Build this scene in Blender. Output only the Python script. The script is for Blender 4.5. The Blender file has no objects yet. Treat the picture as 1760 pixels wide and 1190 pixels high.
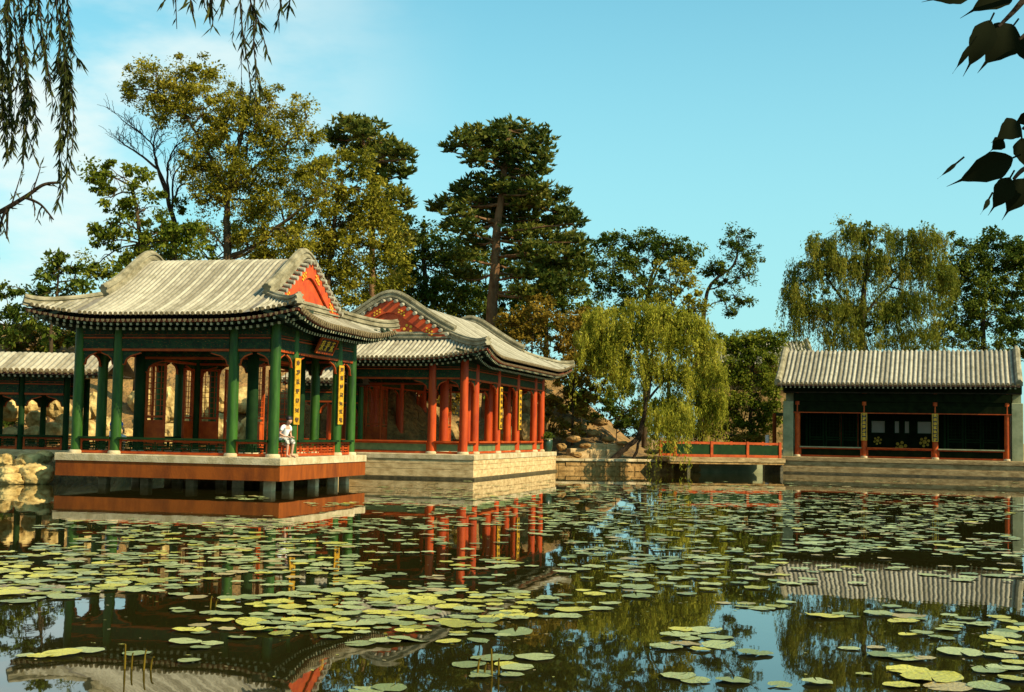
import bpy, math, random
import numpy as np
from mathutils import Vector, noise as mnoise
random.seed(7); rng = np.random.default_rng(7)
SC = bpy.context.scene; COL = SC.collection
R = math.radians
# ------------------------------------------------------------------ camera
FPX, PITCH, ROLL, EYE = 2249.0, .0666, .0185, 1.65      # focal length in photo pixels (1760 wide)
cam = bpy.data.cameras.new('camera'); cam.sensor_width = 36; cam.lens = FPX/1760*36
cam.clip_start = .1; cam.clip_end = 3000
camo = bpy.data.objects.new('camera', cam); COL.objects.link(camo); SC.camera = camo
from mathutils import Matrix
camo.matrix_world = Matrix.Translation((0, 0, EYE)) @ Matrix.Rotation(math.pi/2+PITCH, 4, 'X') @ Matrix.Rotation(ROLL, 4, 'Z')
# ------------------------------------------------------------------ sky, sun, exposure
SUN_AZ, SUN_EL = 120.0, 37.0        # azimuth clockwise from +Y: the sun stands to the right
def sundir():
    return Vector((math.sin(R(SUN_AZ))*math.cos(R(SUN_EL)), math.cos(R(SUN_AZ))*math.cos(R(SUN_EL)), math.sin(R(SUN_EL))))
w = bpy.data.worlds.new('World'); SC.world = w; w.use_nodes = True
nt = w.node_tree; N = nt.nodes; L = nt.links; bg = N['Background']
sky = N.new('ShaderNodeTexSky'); sky.sky_type = 'NISHITA'; sky.sun_disc = False
sky.sun_elevation = R(SUN_EL); sky.sun_rotation = R(SUN_AZ); sky.air_density = 1.0; sky.dust_density = .4; sky.ozone_density = 1.0
tint = N.new('ShaderNodeMix'); tint.data_type = 'RGBA'; tint.blend_type = 'MULTIPLY'; tint.inputs[0].default_value = 1
L.new(sky.outputs[0], tint.inputs[6]); tint.inputs[7].default_value = (.80, 1.70, 1.46, 1)
tc = N.new('ShaderNodeTexCoord'); mp = N.new('ShaderNodeMapping'); mp.inputs['Scale'].default_value = (2.2, 2.2, 5.5)
L.new(tc.outputs['Generated'], mp.inputs['Vector'])
cn = N.new('ShaderNodeTexNoise'); cn.inputs['Scale'].default_value = 2.1; cn.inputs['Detail'].default_value = 6; cn.inputs['Roughness'].default_value = .55
L.new(mp.outputs[0], cn.inputs['Vector'])
cr = N.new('ShaderNodeMapRange'); cr.interpolation_type = 'SMOOTHSTEP'; cr.inputs[1].default_value = .36; cr.inputs[2].default_value = .64; L.new(cn.outputs[0], cr.inputs[0])
# thin cloud bank stands to the left (west) of the view
sx = N.new('ShaderNodeSeparateXYZ'); L.new(tc.outputs['Generated'], sx.inputs[0])
mr = N.new('ShaderNodeMapRange'); mr.interpolation_type = 'SMOOTHSTEP'; mr.inputs[1].default_value = -.02; mr.inputs[2].default_value = -.3; L.new(sx.outputs[0], mr.inputs[0])
hf = N.new('ShaderNodeMapRange'); hf.interpolation_type = 'SMOOTHSTEP'; hf.inputs[1].default_value = .48; hf.inputs[2].default_value = -.02; hf.inputs[4].default_value = .85; L.new(sx.outputs[2], hf.inputs[0])
hz = N.new('ShaderNodeMix'); hz.data_type = 'RGBA'; L.new(hf.outputs[0], hz.inputs[0]); L.new(tint.outputs[2], hz.inputs[6]); hz.inputs[7].default_value = (3.2, 5.7, 6.1, 1)   # paler air low down
mm = N.new('ShaderNodeMath'); mm.operation = 'MULTIPLY'; L.new(cr.outputs[0], mm.inputs[0]); L.new(mr.outputs[0], mm.inputs[1])
cl = N.new('ShaderNodeMix'); cl.data_type = 'RGBA'; L.new(mm.outputs[0], cl.inputs[0]); L.new(hz.outputs[2], cl.inputs[6]); cl.inputs[7].default_value = (6.6, 7.6, 7.4, 1)
L.new(cl.outputs[2], bg.inputs[0]); bg.inputs[1].default_value = .082
sl = bpy.data.lights.new('sun', 'SUN'); sl.energy = 5.0; sl.angle = R(.55); sl.color = (1, .85, .57)
so = bpy.data.objects.new('sun', sl); COL.objects.link(so); so.rotation_euler = sundir().to_track_quat('Z', 'Y').to_euler()
vs = SC.view_settings; vs.view_transform = 'Standard'; vs.look = 'None'; vs.exposure = .68; vs.gamma = 1
SC.cycles.max_bounces = 6; SC.cycles.transparent_max_bounces = 8
# ------------------------------------------------------------------ pixel -> world helpers (used to survey the place)
_c, _s, _cr, _sr = math.cos(PITCH), math.sin(PITCH), math.cos(ROLL), math.sin(ROLL)
def ray(px, py):
    a, b = px-880, py-595; u = a*_cr+b*_sr; v = -a*_sr+b*_cr
    return Vector((u/FPX, (v/FPX)*_s+_c, -(v/FPX)*_c+_s))
def atY(px, py, Y): r = ray(px, py); return Vector((0, 0, EYE))+r*(Y/r.y)
def atZ(px, py, z=0.): r = ray(px, py); return Vector((0, 0, EYE))+r*((z-EYE)/r.z)
def m_px(Y): return Y/FPX
# ------------------------------------------------------------------ object helpers
def tag(o, label=None, cat=None, group=None, kind=None):
    if label: o['label'] = label
    if cat: o['category'] = cat
    if group: o['group'] = group
    if kind: o['kind'] = kind
    return o
def empty(name, loc=(0, 0, 0), rz=0, label=None, cat=None, group=None):
    o = bpy.data.objects.new(name, None); COL.objects.link(o); o.location = loc; o.rotation_euler = (0, 0, rz); o.empty_display_size = .2
    return tag(o, label, cat, group)
def link(name, me, parent=None):
    o = bpy.data.objects.new(name, me); COL.objects.link(o)
    if parent: o.parent = parent
    return o
class MB:
    def __init__(s): s.v = []; s.f = []; s.m = []; s.sm = []; s.mi = 0
    def add(s, vs, fs, smooth=False):
        b = len(s.v); s.v += [tuple(p) for p in vs]
        for f in fs: s.f.append(tuple(b+i for i in f)); s.m.append(s.mi); s.sm.append(smooth)
    def box(s, x0, x1, y0, y1, z0, z1):
        s.add([(x0,y0,z0),(x1,y0,z0),(x1,y1,z0),(x0,y1,z0),(x0,y0,z1),(x1,y0,z1),(x1,y1,z1),(x0,y1,z1)],
              [(0,3,2,1),(4,5,6,7),(0,1,5,4),(1,2,6,5),(2,3,7,6),(3,0,4,7)])
    def bbox(s, x0, x1, y0, y1, z0, z1, b=.02):           # box with chamfered top/vertical edges
        p = []; 
        for z, i in ((z0, 0), (z1-b, 0), (z1, b)):
            for x, y in ((x0+i+b,y0+i),(x1-i-b,y0+i),(x1-i,y0+i+b),(x1-i,y1-i-b),(x1-i-b,y1-i),(x0+i+b,y1-i),(x0+i,y1-i-b),(x0+i,y0+i+b)): p.append((x,y,z))
        f = [tuple(range(7,-1,-1)), tuple(range(16,24))]
        for r in (0, 8):
            for i in range(8): f.append((r+i, r+(i+1)%8, r+8+(i+1)%8, r+8+i))
        s.add(p, f)
    def bar(s, a, b, w, h=None, up=(0,0,1)):               # square bar between two points
        h = w if h is None else h
        a = Vector(a); b = Vector(b); t = (b-a).normalized(); S = t.cross(Vector(up))
        if S.length < 1e-4: S = t.cross(Vector((1,0,0)))
        S.normalize(); U = S.cross(t); S *= w/2; U *= h/2
        p = [a-S-U, a+S-U, a+S+U, a-S+U, b-S-U, b+S-U, b+S+U, b-S+U]
        s.add(p, [(0,1,2,3),(7,6,5,4),(0,4,5,1),(1,5,6,2),(2,6,7,3),(3,7,4,0)])
    def sweep(s, path, prof, side=None, smooth=True, cap=True, closed=True):
        # prof: list of (a along side, b along up); side fixed vector or None
        n = len(prof); P = [Vector(p) for p in path]; vs = []
        for i, p in enumerate(P):
            t = (P[min(i+1, len(P)-1)]-P[max(i-1, 0)]).normalized()
            S = Vector(side) if side else t.cross(Vector((0,0,1)))
            S = (S-t*S.dot(t)); S.normalize(); U = S.cross(t)
            if U.z < 0 and side: U = -U
            for a, b in prof: vs.append(p+S*a+U*b)
        fs = []; m = n if closed else n-1
        for i in range(len(P)-1):
            for k in range(m): fs.append((i*n+k, i*n+(k+1)%n, (i+1)*n+(k+1)%n, (i+1)*n+k))
        s.add(vs, fs, smooth)
        if cap: s.add([vs[k] for k in range(n)], [tuple(range(n))]); s.add([vs[(len(P)-1)*n+k] for k in range(n)], [tuple(range(n-1,-1,-1))])
    def tube(s, path, radii, n=8, cap=True):
        P = [Vector(p) for p in path]; vs = []; ref = Vector((.31,.77,.55)); S0 = None
        for i, p in enumerate(P):
            t = (P[min(i+1, len(P)-1)]-P[max(i-1, 0)]).normalized()
            S = (S0 if S0 else t.cross(ref)); S = S-t*S.dot(t)
            if S.length < 1e-5: S = t.cross(Vector((1,0,.2)))
            S.normalize(); S0 = S; U = t.cross(S); r = radii[i] if hasattr(radii, '__len__') else radii
            for k in range(n):
                a = 2*math.pi*k/n; vs.append(p+S*(math.cos(a)*r)+U*(math.sin(a)*r))
        fs = [(i*n+k, i*n+(k+1)%n, (i+1)*n+(k+1)%n, (i+1)*n+k) for i in range(len(P)-1) for k in range(n)]
        s.add(vs, fs, True)
        if cap: s.add(vs[:n], [tuple(range(n-1,-1,-1))]); s.add(vs[-n:], [tuple(range(n))])
    def lathe(s, c, prof, n=16):
        vs = [(c[0]+r*math.cos(2*math.pi*k/n), c[1]+r*math.sin(2*math.pi*k/n), c[2]+z) for r, z in prof for k in range(n)]
        fs = [(i*n+k, i*n+(k+1)%n, (i+1)*n+(k+1)%n, (i+1)*n+k) for i in range(len(prof)-1) for k in range(n)]
        s.add(vs, fs, True); m = len(prof)
        s.add(vs[:n], [tuple(range(n-1,-1,-1))]); s.add(vs[-n:], [tuple(range(n))])
    def disc(s, c, nrm, r, n=8, th=.01):
        nrm = Vector(nrm).normalized(); S = nrm.cross(Vector((0,0,1)))
        if S.length < 1e-3: S = Vector((1,0,0))
        S.normalize(); U = nrm.cross(S); c = Vector(c)
        vs = [c+nrm*h+S*(r*math.cos(2*math.pi*k/n))+U*(r*math.sin(2*math.pi*k/n)) for h in (0, th) for k in range(n)]
        s.add(vs, [tuple(range(n-1,-1,-1)), tuple(range(n, 2*n))]+[(k, (k+1)%n, n+(k+1)%n, n+k) for k in range(n)])
    def prism(s, poly, d):                                 # poly: 3-D points, extruded by vector d
        n = len(poly); d = Vector(d); a = [Vector(p) for p in poly]; b = [p+d for p in a]
        s.add(a+b, [tuple(range(n-1,-1,-1)), tuple(range(n, 2*n))]+[(k, (k+1)%n, n+(k+1)%n, n+k) for k in range(n)])
    def join(s, o):
        b = len(s.v); s.v += o.v; s.f += [tuple(b+i for i in f) for f in o.f]; s.m += [s.mi]*len(o.f); s.sm += o.sm
    def build(s, name, mats, parent=None):
        me = bpy.data.meshes.new(name); me.from_pydata(s.v, [], s.f)
        for m in (mats if isinstance(mats, (list, tuple)) else [mats]): me.materials.append(m)
        me.polygons.foreach_set('material_index', s.m); me.polygons.foreach_set('use_smooth', s.sm); me.update()
        return link(name, me, parent)
def quads(name, V, mat, parent=None, smooth=False):        # V: (n,4,3) array of quads
    n = len(V); me = bpy.data.meshes.new(name); me.vertices.add(n*4); me.loops.add(n*4); me.polygons.add(n)
    me.vertices.foreach_set('co', V.reshape(-1).astype(np.float32)); me.loops.foreach_set('vertex_index', np.arange(n*4, dtype=np.int32))
    me.polygons.foreach_set('loop_start', np.arange(0, n*4, 4, dtype=np.int32)); me.polygons.foreach_set('loop_total', np.full(n, 4, dtype=np.int32))
    me.materials.append(mat); me.update(calc_edges=True); return link(name, me, parent)
# ------------------------------------------------------------------ materials
def newmat(name):
    m = bpy.data.materials.new(name); m.use_nodes = True; return m, m.node_tree.nodes, m.node_tree.links, m.node_tree.nodes['Principled BSDF']
def mat(name, c1, c2=None, rough=.6, scale=6., bump=.0, bscale=30., spec=.4, detail=6, stretch=(1,1,1), lo=.35, hi=.65):
    m, n, l, b = newmat(name); b.inputs['Roughness'].default_value = rough; b.inputs['Specular IOR Level'].default_value = spec
    if c2 is None: b.inputs['Base Color'].default_value = (*c1, 1)
    t = n.new('ShaderNodeTexCoord'); mp = n.new('ShaderNodeMapping'); mp.inputs['Scale'].default_value = stretch; l.new(t.outputs['Object'], mp.inputs[0])
    if c2 is not None:
        x = n.new('ShaderNodeTexNoise'); x.inputs['Scale'].default_value = scale; x.inputs['Detail'].default_value = detail; x.inputs['Roughness'].default_value = .62; l.new(mp.outputs[0], x.inputs['Vector'])
        r = n.new('ShaderNodeValToRGB'); r.color_ramp.elements[0].position = lo; r.color_ramp.elements[1].position = hi
        r.color_ramp.elements[0].color = (*c1, 1); r.color_ramp.elements[1].color = (*c2, 1); l.new(x.outputs[0], r.inputs[0]); l.new(r.outputs[0], b.inputs['Base Color'])
    if bump:
        x2 = n.new('ShaderNodeTexNoise'); x2.inputs['Scale'].default_value = bscale; x2.inputs['Detail'].default_value = 5; l.new(mp.outputs[0], x2.inputs['Vector'])
        bu = n.new('ShaderNodeBump'); bu.inputs['Strength'].default_value = bump; bu.inputs['Distance'].default_value = .05; l.new(x2.outputs[0], bu.inputs['Height']); l.new(bu.outputs[0], b.inputs['Normal'])
    return m
def leafmat(name, c1, c2, c3, trans=.42, rough=.7, spec=.08):
    m, n, l, b = newmat(name); out = n['Material Output']
    g = n.new('ShaderNodeNewGeometry'); t = n.new('ShaderNodeTexCoord')
    x = n.new('ShaderNodeTexNoise'); x.inputs['Scale'].default_value = .55; x.inputs['Detail'].default_value = 3; l.new(t.outputs['Object'], x.inputs['Vector'])
    a = n.new('ShaderNodeMath'); a.operation = 'MULTIPLY_ADD'; a.inputs[1].default_value = .5; l.new(g.outputs['Random Per Island'], a.inputs[0])
    a2 = n.new('ShaderNodeMath'); a2.operation = 'MULTIPLY_ADD'; a2.inputs[1].default_value = 1.6; a2.inputs[2].default_value = -.55; l.new(x.outputs[0], a2.inputs[0]); l.new(a2.outputs[0], a.inputs[2])
    r = n.new('ShaderNodeValToRGB'); e = r.color_ramp.elements; e[0].position = .1; e[1].position = .9; e[0].color = (*c1, 1); e[1].color = (*c3, 1)
    k = e.new(.5); k.color = (*c2, 1); l.new(a.outputs[0], r.inputs[0]); l.new(r.outputs[0], b.inputs['Base Color'])
    b.inputs['Roughness'].default_value = rough; b.inputs['Specular IOR Level'].default_value = spec
    tr = n.new('ShaderNodeBsdfTranslucent'); l.new(r.outputs[0], tr.inputs[0]); mx = n.new('ShaderNodeMixShader'); mx.inputs[0].default_value = trans
    l.new(b.outputs[0], mx.inputs[1]); l.new(tr.outputs[0], mx.inputs[2]); l.new(mx.outputs[0], out.inputs[0]); return m
M = {}
def tilemat(name, c1, c2, moss):
    m, n, l, b = newmat(name); t = n.new('ShaderNodeTexCoord'); g = n.new('ShaderNodeNewGeometry')
    x = n.new('ShaderNodeTexNoise'); x.inputs['Scale'].default_value = 3.5; x.inputs['Detail'].default_value = 8; x.inputs['Roughness'].default_value = .7; l.new(t.outputs['Object'], x.inputs['Vector'])
    a = n.new('ShaderNodeMath'); a.operation = 'MULTIPLY_ADD'; a.inputs[1].default_value = .38; a.inputs[2].default_value = -.19; l.new(g.outputs['Random Per Island'], a.inputs[0]); s_ = n.new('ShaderNodeMath'); l.new(a.outputs[0], s_.inputs[0]); l.new(x.outputs[0], s_.inputs[1])
    r = n.new('ShaderNodeValToRGB'); e = r.color_ramp.elements; e[0].position = .3; e[1].position = .7; e[0].color = (*c1, 1); e[1].color = (*c2, 1); l.new(s_.outputs[0], r.inputs[0])
    y = n.new('ShaderNodeTexNoise'); y.inputs['Scale'].default_value = 1.1; y.inputs['Detail'].default_value = 9; y.inputs['Roughness'].default_value = .75; l.new(t.outputs['Object'], y.inputs['Vector'])
    r2 = n.new('ShaderNodeValToRGB'); e = r2.color_ramp.elements; e[0].position = .54; e[1].position = .70; e[0].color = (0,0,0,1); e[1].color = (.75,.75,.75,1); l.new(y.outputs[0], r2.inputs[0])
    mx = n.new('ShaderNodeMix'); mx.data_type = 'RGBA'; l.new(r2.outputs[0], mx.inputs[0]); l.new(r.outputs[0], mx.inputs[6]); mx.inputs[7].default_value = (*moss, 1); l.new(mx.outputs[2], b.inputs['Base Color'])
    z = n.new('ShaderNodeTexNoise'); z.inputs['Scale'].default_value = 24; l.new(t.outputs['Object'], z.inputs['Vector']); bu = n.new('ShaderNodeBump'); bu.inputs['Strength'].default_value = .3; bu.inputs['Distance'].default_value = .05; l.new(z.outputs[0], bu.inputs['Height']); l.new(bu.outputs[0], b.inputs['Normal'])
    b.inputs['Roughness'].default_value = .85; b.inputs['Specular IOR Level'].default_value = .2; return m
M['tile_old'] = None
M['tile'] = tilemat('grey_roof_tile', (.19,.165,.11), (.40,.36,.26), (.13,.115,.055)) if True else mat('grey_roof_tile', (.25,.215,.14), (.43,.385,.28), .8, 2.2, .25, 22, .25)
M['pan'] = mat('weathered_pan_tile', (.13,.11,.08), (.24,.21,.16), .9, 3, .3, 30, .2)
M['ridge'] = mat('ridge_tile', (.13,.11,.06), (.33,.285,.18), .9, 3, .35, 18, .15)
M['tileend'] = mat('tile_end_clay', (.09,.06,.025), (.24,.18,.09), .9, 14, 0, 1, .2)
M['eaveboard'] = mat('red_eave_board', (.16,.03,.012), (.26,.06,.02), .7, 5)
M['rafter'] = mat('dark_green_rafter', (.010,.022,.006), (.022,.034,.008), .7, 5)
M['rafterend'] = mat('painted_rafter_end', (.22,.24,.14), (.50,.44,.26), .7, 9)
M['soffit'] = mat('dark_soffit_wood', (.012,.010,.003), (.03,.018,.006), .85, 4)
M['greencol'] = mat('green_column_paint', (.010,.038,.003), (.035,.108,.008), .5, 1.8, .04, 40, .25, stretch=(3,3,.6))
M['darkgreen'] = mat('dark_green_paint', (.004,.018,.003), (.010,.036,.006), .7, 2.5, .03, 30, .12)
M['redcol'] = mat('red_column_paint', (.30,.030,.004), (.49,.066,.006), .48, 1.8, .04, 40, .22, stretch=(3,3,.6))
M['redpaint'] = mat('red_rail_paint', (.28,.034,.004), (.46,.075,.007), .6, 4, .05, 40, .2)
M['redgable'] = mat('red_gable_paint', (.36,.034,.004), (.55,.075,.007), .65, 3, .06, 20)
M['gold'] = mat('gold_leaf', (.55,.28,.02), (.80,.47,.05), .6, 8, 0, 1, .12)
M['goldboard'] = mat('gold_couplet_board', (.34,.17,.008), (.62,.34,.025), .6, 9, .0, 1, .1)
M['brownink'] = mat('brown_ink', (.10,.05,.012), None, .6)
M['goldpaint'] = mat('dull_gold_paint', (.26,.15,.02), (.46,.28,.04), .7, 10, 0, 1, .05)
M['wetstone'] = mat('wet_waterline_stone', (.035,.028,.012), (.12,.09,.04), .5, 5, .3, 20, .3, stretch=(1,1,2))
M['blackink'] = mat('black_lacquer', (.012,.012,.012), None, .4)
M['stone'] = mat('pale_stone', (.33,.25,.12), (.60,.48,.29), .85, 2.4, .3, 26, .2)
M['stonewarm'] = mat('warm_stone_courses', (.38,.245,.10), (.66,.47,.23), .88, 3.2, .45, 18, .2, stretch=(1,1,2.2))
M['fascia'] = mat('red_brown_fascia', (.10,.020,.002), (.28,.062,.004), .75, 1.6, .15, 30, .2, stretch=(1.6,1.6,.5), lo=.28, hi=.62)
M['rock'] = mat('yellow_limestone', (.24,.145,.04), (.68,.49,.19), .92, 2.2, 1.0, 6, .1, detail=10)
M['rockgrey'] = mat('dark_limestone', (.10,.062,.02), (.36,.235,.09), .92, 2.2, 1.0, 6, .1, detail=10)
M['hallstone'] = mat('brown_hall_plinth', (.20,.125,.05), (.42,.29,.135), .9, 2.6, .5, 14, .1, detail=9, stretch=(1,1,2.5))
M['bankstone'] = mat('brown_bank_stone', (.17,.09,.025), (.42,.25,.09), .92, 2.4, .9, 8, .1, detail=10)
M['bark'] = mat('brown_bark', (.035,.022,.012), (.10,.065,.03), .95, 5, .8, 20, .1, stretch=(1,1,.3))
M['barkpine'] = mat('reddish_pine_bark', (.09,.045,.02), (.22,.12,.055), .95, 4, .8, 14, .1, stretch=(1,1,.4))
M['barkdark'] = mat('dark_wet_bark', (.02,.014,.009), (.05,.034,.02), .95, 5, .8, 20, .1)
M['pier'] = mat('grey_green_pier', (.17,.18,.09), (.31,.31,.17), .85, 1.6, .2, 20, .2)
M['panelgreen'] = mat('pale_green_panel', (.07,.11,.04), (.14,.19,.07), .6, 3)
M['darkpanel'] = mat('dark_panel_and_shade', (.004,.006,.002), (.009,.014,.004), .85, 3, spec=.03)  # near-black; on the hall lintel and infill boards it holds painted shade
M['whitepaper'] = None
M['white'] = mat('white_cloth', (.80,.78,.74), None, .8)
M['skin'] = mat('skin', (.50,.27,.17), None, .55)
M['hair'] = mat('black_hair', (.012,.009,.008), None, .5)
M['shoe'] = mat('dark_shoe', (.03,.025,.02), None, .5)
M['pot'] = mat('dark_green_glaze', (.012,.03,.016), (.02,.05,.025), .3, 5)
def papermat():
    m, n, l, b = newmat('white_window_paper'); tr = n.new('ShaderNodeBsdfTranslucent'); tr.inputs[0].default_value = (.42,.42,.36,1)
    b.inputs['Base Color'].default_value = (.45,.44,.38,1); b.inputs['Roughness'].default_value = .8
    mx = n.new('ShaderNodeMixShader'); mx.inputs[0].default_value = .6; l.new(b.outputs[0], mx.inputs[1]); l.new(tr.outputs[0], mx.inputs[2]); l.new(mx.outputs[0], n['Material Output'].inputs[0]); return m
M['whitepaper'] = papermat()
def beammat(name, base1, base2, acc1, acc2):              # painted beam: dark ground with gold and coloured ornament
    m, n, l, b = newmat(name); t = n.new('ShaderNodeTexCoord')
    mp = n.new('ShaderNodeMapping'); mp.inputs['Scale'].default_value = (1,1,2.2); l.new(t.outputs['Object'], mp.inputs[0])
    v = n.new('ShaderNodeTexVoronoi'); v.inputs['Scale'].default_value = 7.5; l.new(mp.outputs[0], v.inputs['Vector'])
    x = n.new('ShaderNodeTexNoise'); x.inputs['Scale'].default_value = 16; x.inputs['Detail'].default_value = 4; l.new(mp.outputs[0], x.inputs['Vector'])
    r = n.new('ShaderNodeValToRGB'); e = r.color_ramp.elements; e[0].position = .4; e[1].position = .6; e[0].color = (*base1,1); e[1].color = (*base2,1); l.new(v.outputs['Color'], r.inputs[0])
    r2 = n.new('ShaderNodeValToRGB'); e = r2.color_ramp.elements; e[0].position = .59; e[1].position = .64; e[0].color = (0,0,0,1); e[1].color = (1,1,1,1); l.new(x.outputs[0], r2.inputs[0])
    r3 = n.new('ShaderNodeValToRGB'); e = r3.color_ramp.elements; e[0].position = .45; e[1].position = .55; e[0].color = (*acc1,1); e[1].color = (*acc2,1); l.new(v.outputs['Distance'], r3.inputs[0])
    mx = n.new('ShaderNodeMix'); mx.data_type = 'RGBA'; l.new(r2.outputs[0], mx.inputs[0]); l.new(r.outputs[0], mx.inputs[6]); l.new(r3.outputs[0], mx.inputs[7]); l.new(mx.outputs[2], b.inputs['Base Color'])
    b.inputs['Roughness'].default_value = .65; b.inputs['Specular IOR Level'].default_value = .2; return m
M['beam'] = beammat('painted_beam', (.005,.024,.008), (.012,.042,.012), (.16,.10,.015), (.12,.025,.006))
def watermat():
    m, n, l, b = newmat('dark_pond_water'); b.inputs['Base Color'].default_value = (.016,.014,.003,1); b.inputs['Roughness'].default_value = .015; b.inputs['IOR'].default_value = 1.5
    t = n.new('ShaderNodeTexCoord'); mp = n.new('ShaderNodeMapping'); mp.inputs['Scale'].default_value = (.8,.35,1); l.new(t.outputs['Object'], mp.inputs[0])
    x = n.new('ShaderNodeTexNoise'); x.inputs['Scale'].default_value = 2.2; x.inputs['Detail'].default_value = 3; l.new(mp.outputs[0], x.inputs['Vector'])
    bu = n.new('ShaderNodeBump'); bu.inputs['Strength'].default_value = .075; bu.inputs['Distance'].default_value = .02; l.new(x.outputs[0], bu.inputs['Height']); l.new(bu.outputs[0], b.inputs['Normal']); return m
M['water'] = watermat()
def groundmat():
    m, n, l, b = newmat('earth_bank'); t = n.new('ShaderNodeTexCoord')
    x = n.new('ShaderNodeTexNoise'); x.inputs['Scale'].default_value = .7; x.inputs['Detail'].default_value = 9; x.inputs['Roughness'].default_value = .7; l.new(t.outputs['Object'], x.inputs['Vector'])
    r = n.new('ShaderNodeValToRGB'); e = r.color_ramp.elements; e[0].position = .34; e[1].position = .68; e[0].color = (.085,.045,.010,1); e[1].color = (.40,.20,.06,1)
    k = e.new(.5); k.color = (.21,.12,.03,1); l.new(x.outputs[0], r.inputs[0]); l.new(r.outputs[0], b.inputs['Base Color']); b.inputs['Roughness'].default_value = .95
    x2 = n.new('ShaderNodeTexNoise'); x2.inputs['Scale'].default_value = 5; x2.inputs['Detail'].default_value = 6; l.new(t.outputs['Object'], x2.inputs['Vector'])
    bu = n.new('ShaderNodeBump'); bu.inputs['Strength'].default_value = .9; bu.inputs['Distance'].default_value = .25; l.new(x2.outputs[0], bu.inputs['Height']); l.new(bu.outputs[0], b.inputs['Normal']); return m
M['ground'] = groundmat()
M['leafmid'] = leafmat('green_leaf', (.060,.088,.007), (.125,.155,.012), (.29,.28,.03))
M['leafdark'] = leafmat('dark_green_leaf', (.024,.050,.006), (.068,.098,.010), (.17,.185,.022), .38)
M['leafolive'] = leafmat('olive_leaf', (.090,.092,.006), (.215,.195,.014), (.42,.34,.04))
M['leafbrown'] = leafmat('browning_leaf', (.070,.050,.005), (.22,.145,.014), (.40,.26,.04))
M['leafpine'] = leafmat('pine_needle', (.026,.046,.007), (.080,.098,.012), (.20,.175,.026), .3, .5)
M['leafwillow'] = leafmat('willow_leaf', (.10,.115,.007), (.29,.275,.022), (.50,.44,.055), .4)
M['leafwillowdk'] = leafmat('dark_willow_leaf', (.055,.075,.008), (.14,.155,.014), (.28,.24,.03), .4)
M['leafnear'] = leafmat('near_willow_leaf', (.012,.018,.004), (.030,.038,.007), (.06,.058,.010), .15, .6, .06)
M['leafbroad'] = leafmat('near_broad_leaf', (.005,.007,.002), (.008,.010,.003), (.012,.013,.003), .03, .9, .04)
#==MARK_STRUCTURES==
# ------------------------------------------------------------------ ground and water
P1O, P1T = Vector((-6.291, 34.824, 0)), -.2339
P2O, P2T = Vector((-1.659, 46.303, 0)), -.2534
P3O, P3T = Vector((13.658, 63.271, 0)), -.3285
def loc2w(O, T, u, v, z=0.): c, s = math.cos(T), math.sin(T); return Vector((O.x+u*c-v*s, O.y+u*s+v*c, z))
pA = loc2w(P2O, P2T, -6.6, -.3); pB = loc2w(P2O, P2T, .3, 12.3); pC = loc2w(P3O, P3T, -.4, .3); pD = loc2w(P3O, P3T, 14, .3)
POND = [(-26, 4.5), (-26, 38.2), (-13.2, 38.2), (-12.4, 42.5), (pA.x, pA.y+1.2), (pA.x+1, pA.y+3), (pB.x-1, pB.y-1), (pB.x+.2, pB.y+.7), (8.1, 61.6), (8.1, 65.5), (pC.x+.4, 65.5), (pC.x+.4, pC.y+.4), (pD.x, pD.y), (46, 40), (46, 4.5)]
def pond_sd(X, Y):                                         # signed distance (positive outside) for arrays
    n = len(POND); d = np.full(X.shape, 1e9); ins = np.zeros(X.shape, bool)
    for i in range(n):
        (x0, y0), (x1, y1) = POND[i], POND[(i+1) % n]; ex, ey = x1-x0, y1-y0
        t = np.clip(((X-x0)*ex+(Y-y0)*ey)/(ex*ex+ey*ey), 0, 1); d = np.minimum(d, np.hypot(X-x0-t*ex, Y-y0-t*ey))
        cnd = (y0 > Y) != (y1 > Y); xi = x0+(Y-y0)*ex/(ey if abs(ey) > 1e-9 else 1e-9); ins ^= cnd & (X < xi)
    return np.where(ins, -d, d)
sst = lambda a, b, x: (lambda t: t*t*(3-2*t))(np.clip((x-a)/(b-a), 0, 1))
def ground_z(X, Y):
    X = np.asarray(X, float); Y = np.asarray(Y, float); d = pond_sd(X, Y)
    z = -1.3+1.85*sst(-.35, .5, d)
    hill = 5.2*sst(46.5, 58, Y)*(1-sst(-7.5, -1, X))*sst(-60, -20, X)
    hill2 = 4.2*sst(60.5, 72, Y)*(1-sst(1.5, 8.5, X))*sst(-14, -3, X)
    z = z+np.maximum(hill, hill2)*sst(.2, 3, d)+.5*sst(4, 30, d)
    return z+np.where(d > .4, .18*np.sin(X*1.3+Y*.7)*np.sin(Y*1.1-X*.5), 0)
xs = np.concatenate([np.linspace(-420, -50, 10), np.arange(-40, 60, .8), np.linspace(70, 420, 10)]); ys = np.concatenate([np.linspace(-60, 2, 12), np.arange(3, 95, .8), np.linspace(100, 700, 14)])
GX, GY = np.meshgrid(xs, ys); GZ = ground_z(GX, GY); nx, ny = len(xs), len(ys)
gv = np.stack([GX, GY, GZ], -1).reshape(-1, 3); gi = np.arange(nx*ny).reshape(ny, nx)
gf = np.stack([gi[:-1, :-1], gi[:-1, 1:], gi[1:, 1:], gi[1:, :-1]], -1).reshape(-1, 4)
me = bpy.data.meshes.new('ground'); me.from_pydata(gv.tolist(), [], gf.tolist()); me.materials.append(M['ground']); me.polygons.foreach_set('use_smooth', [True]*len(gf))
tag(link('ground', me), 'brown earth banks and low hill around the pond', 'ground', None, 'structure')
b = MB(); b.add([(-60, 2.5, 0), (60, 2.5, 0), (60, 68, 0), (-60, 68, 0)], [(0, 1, 2, 3)])
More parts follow.
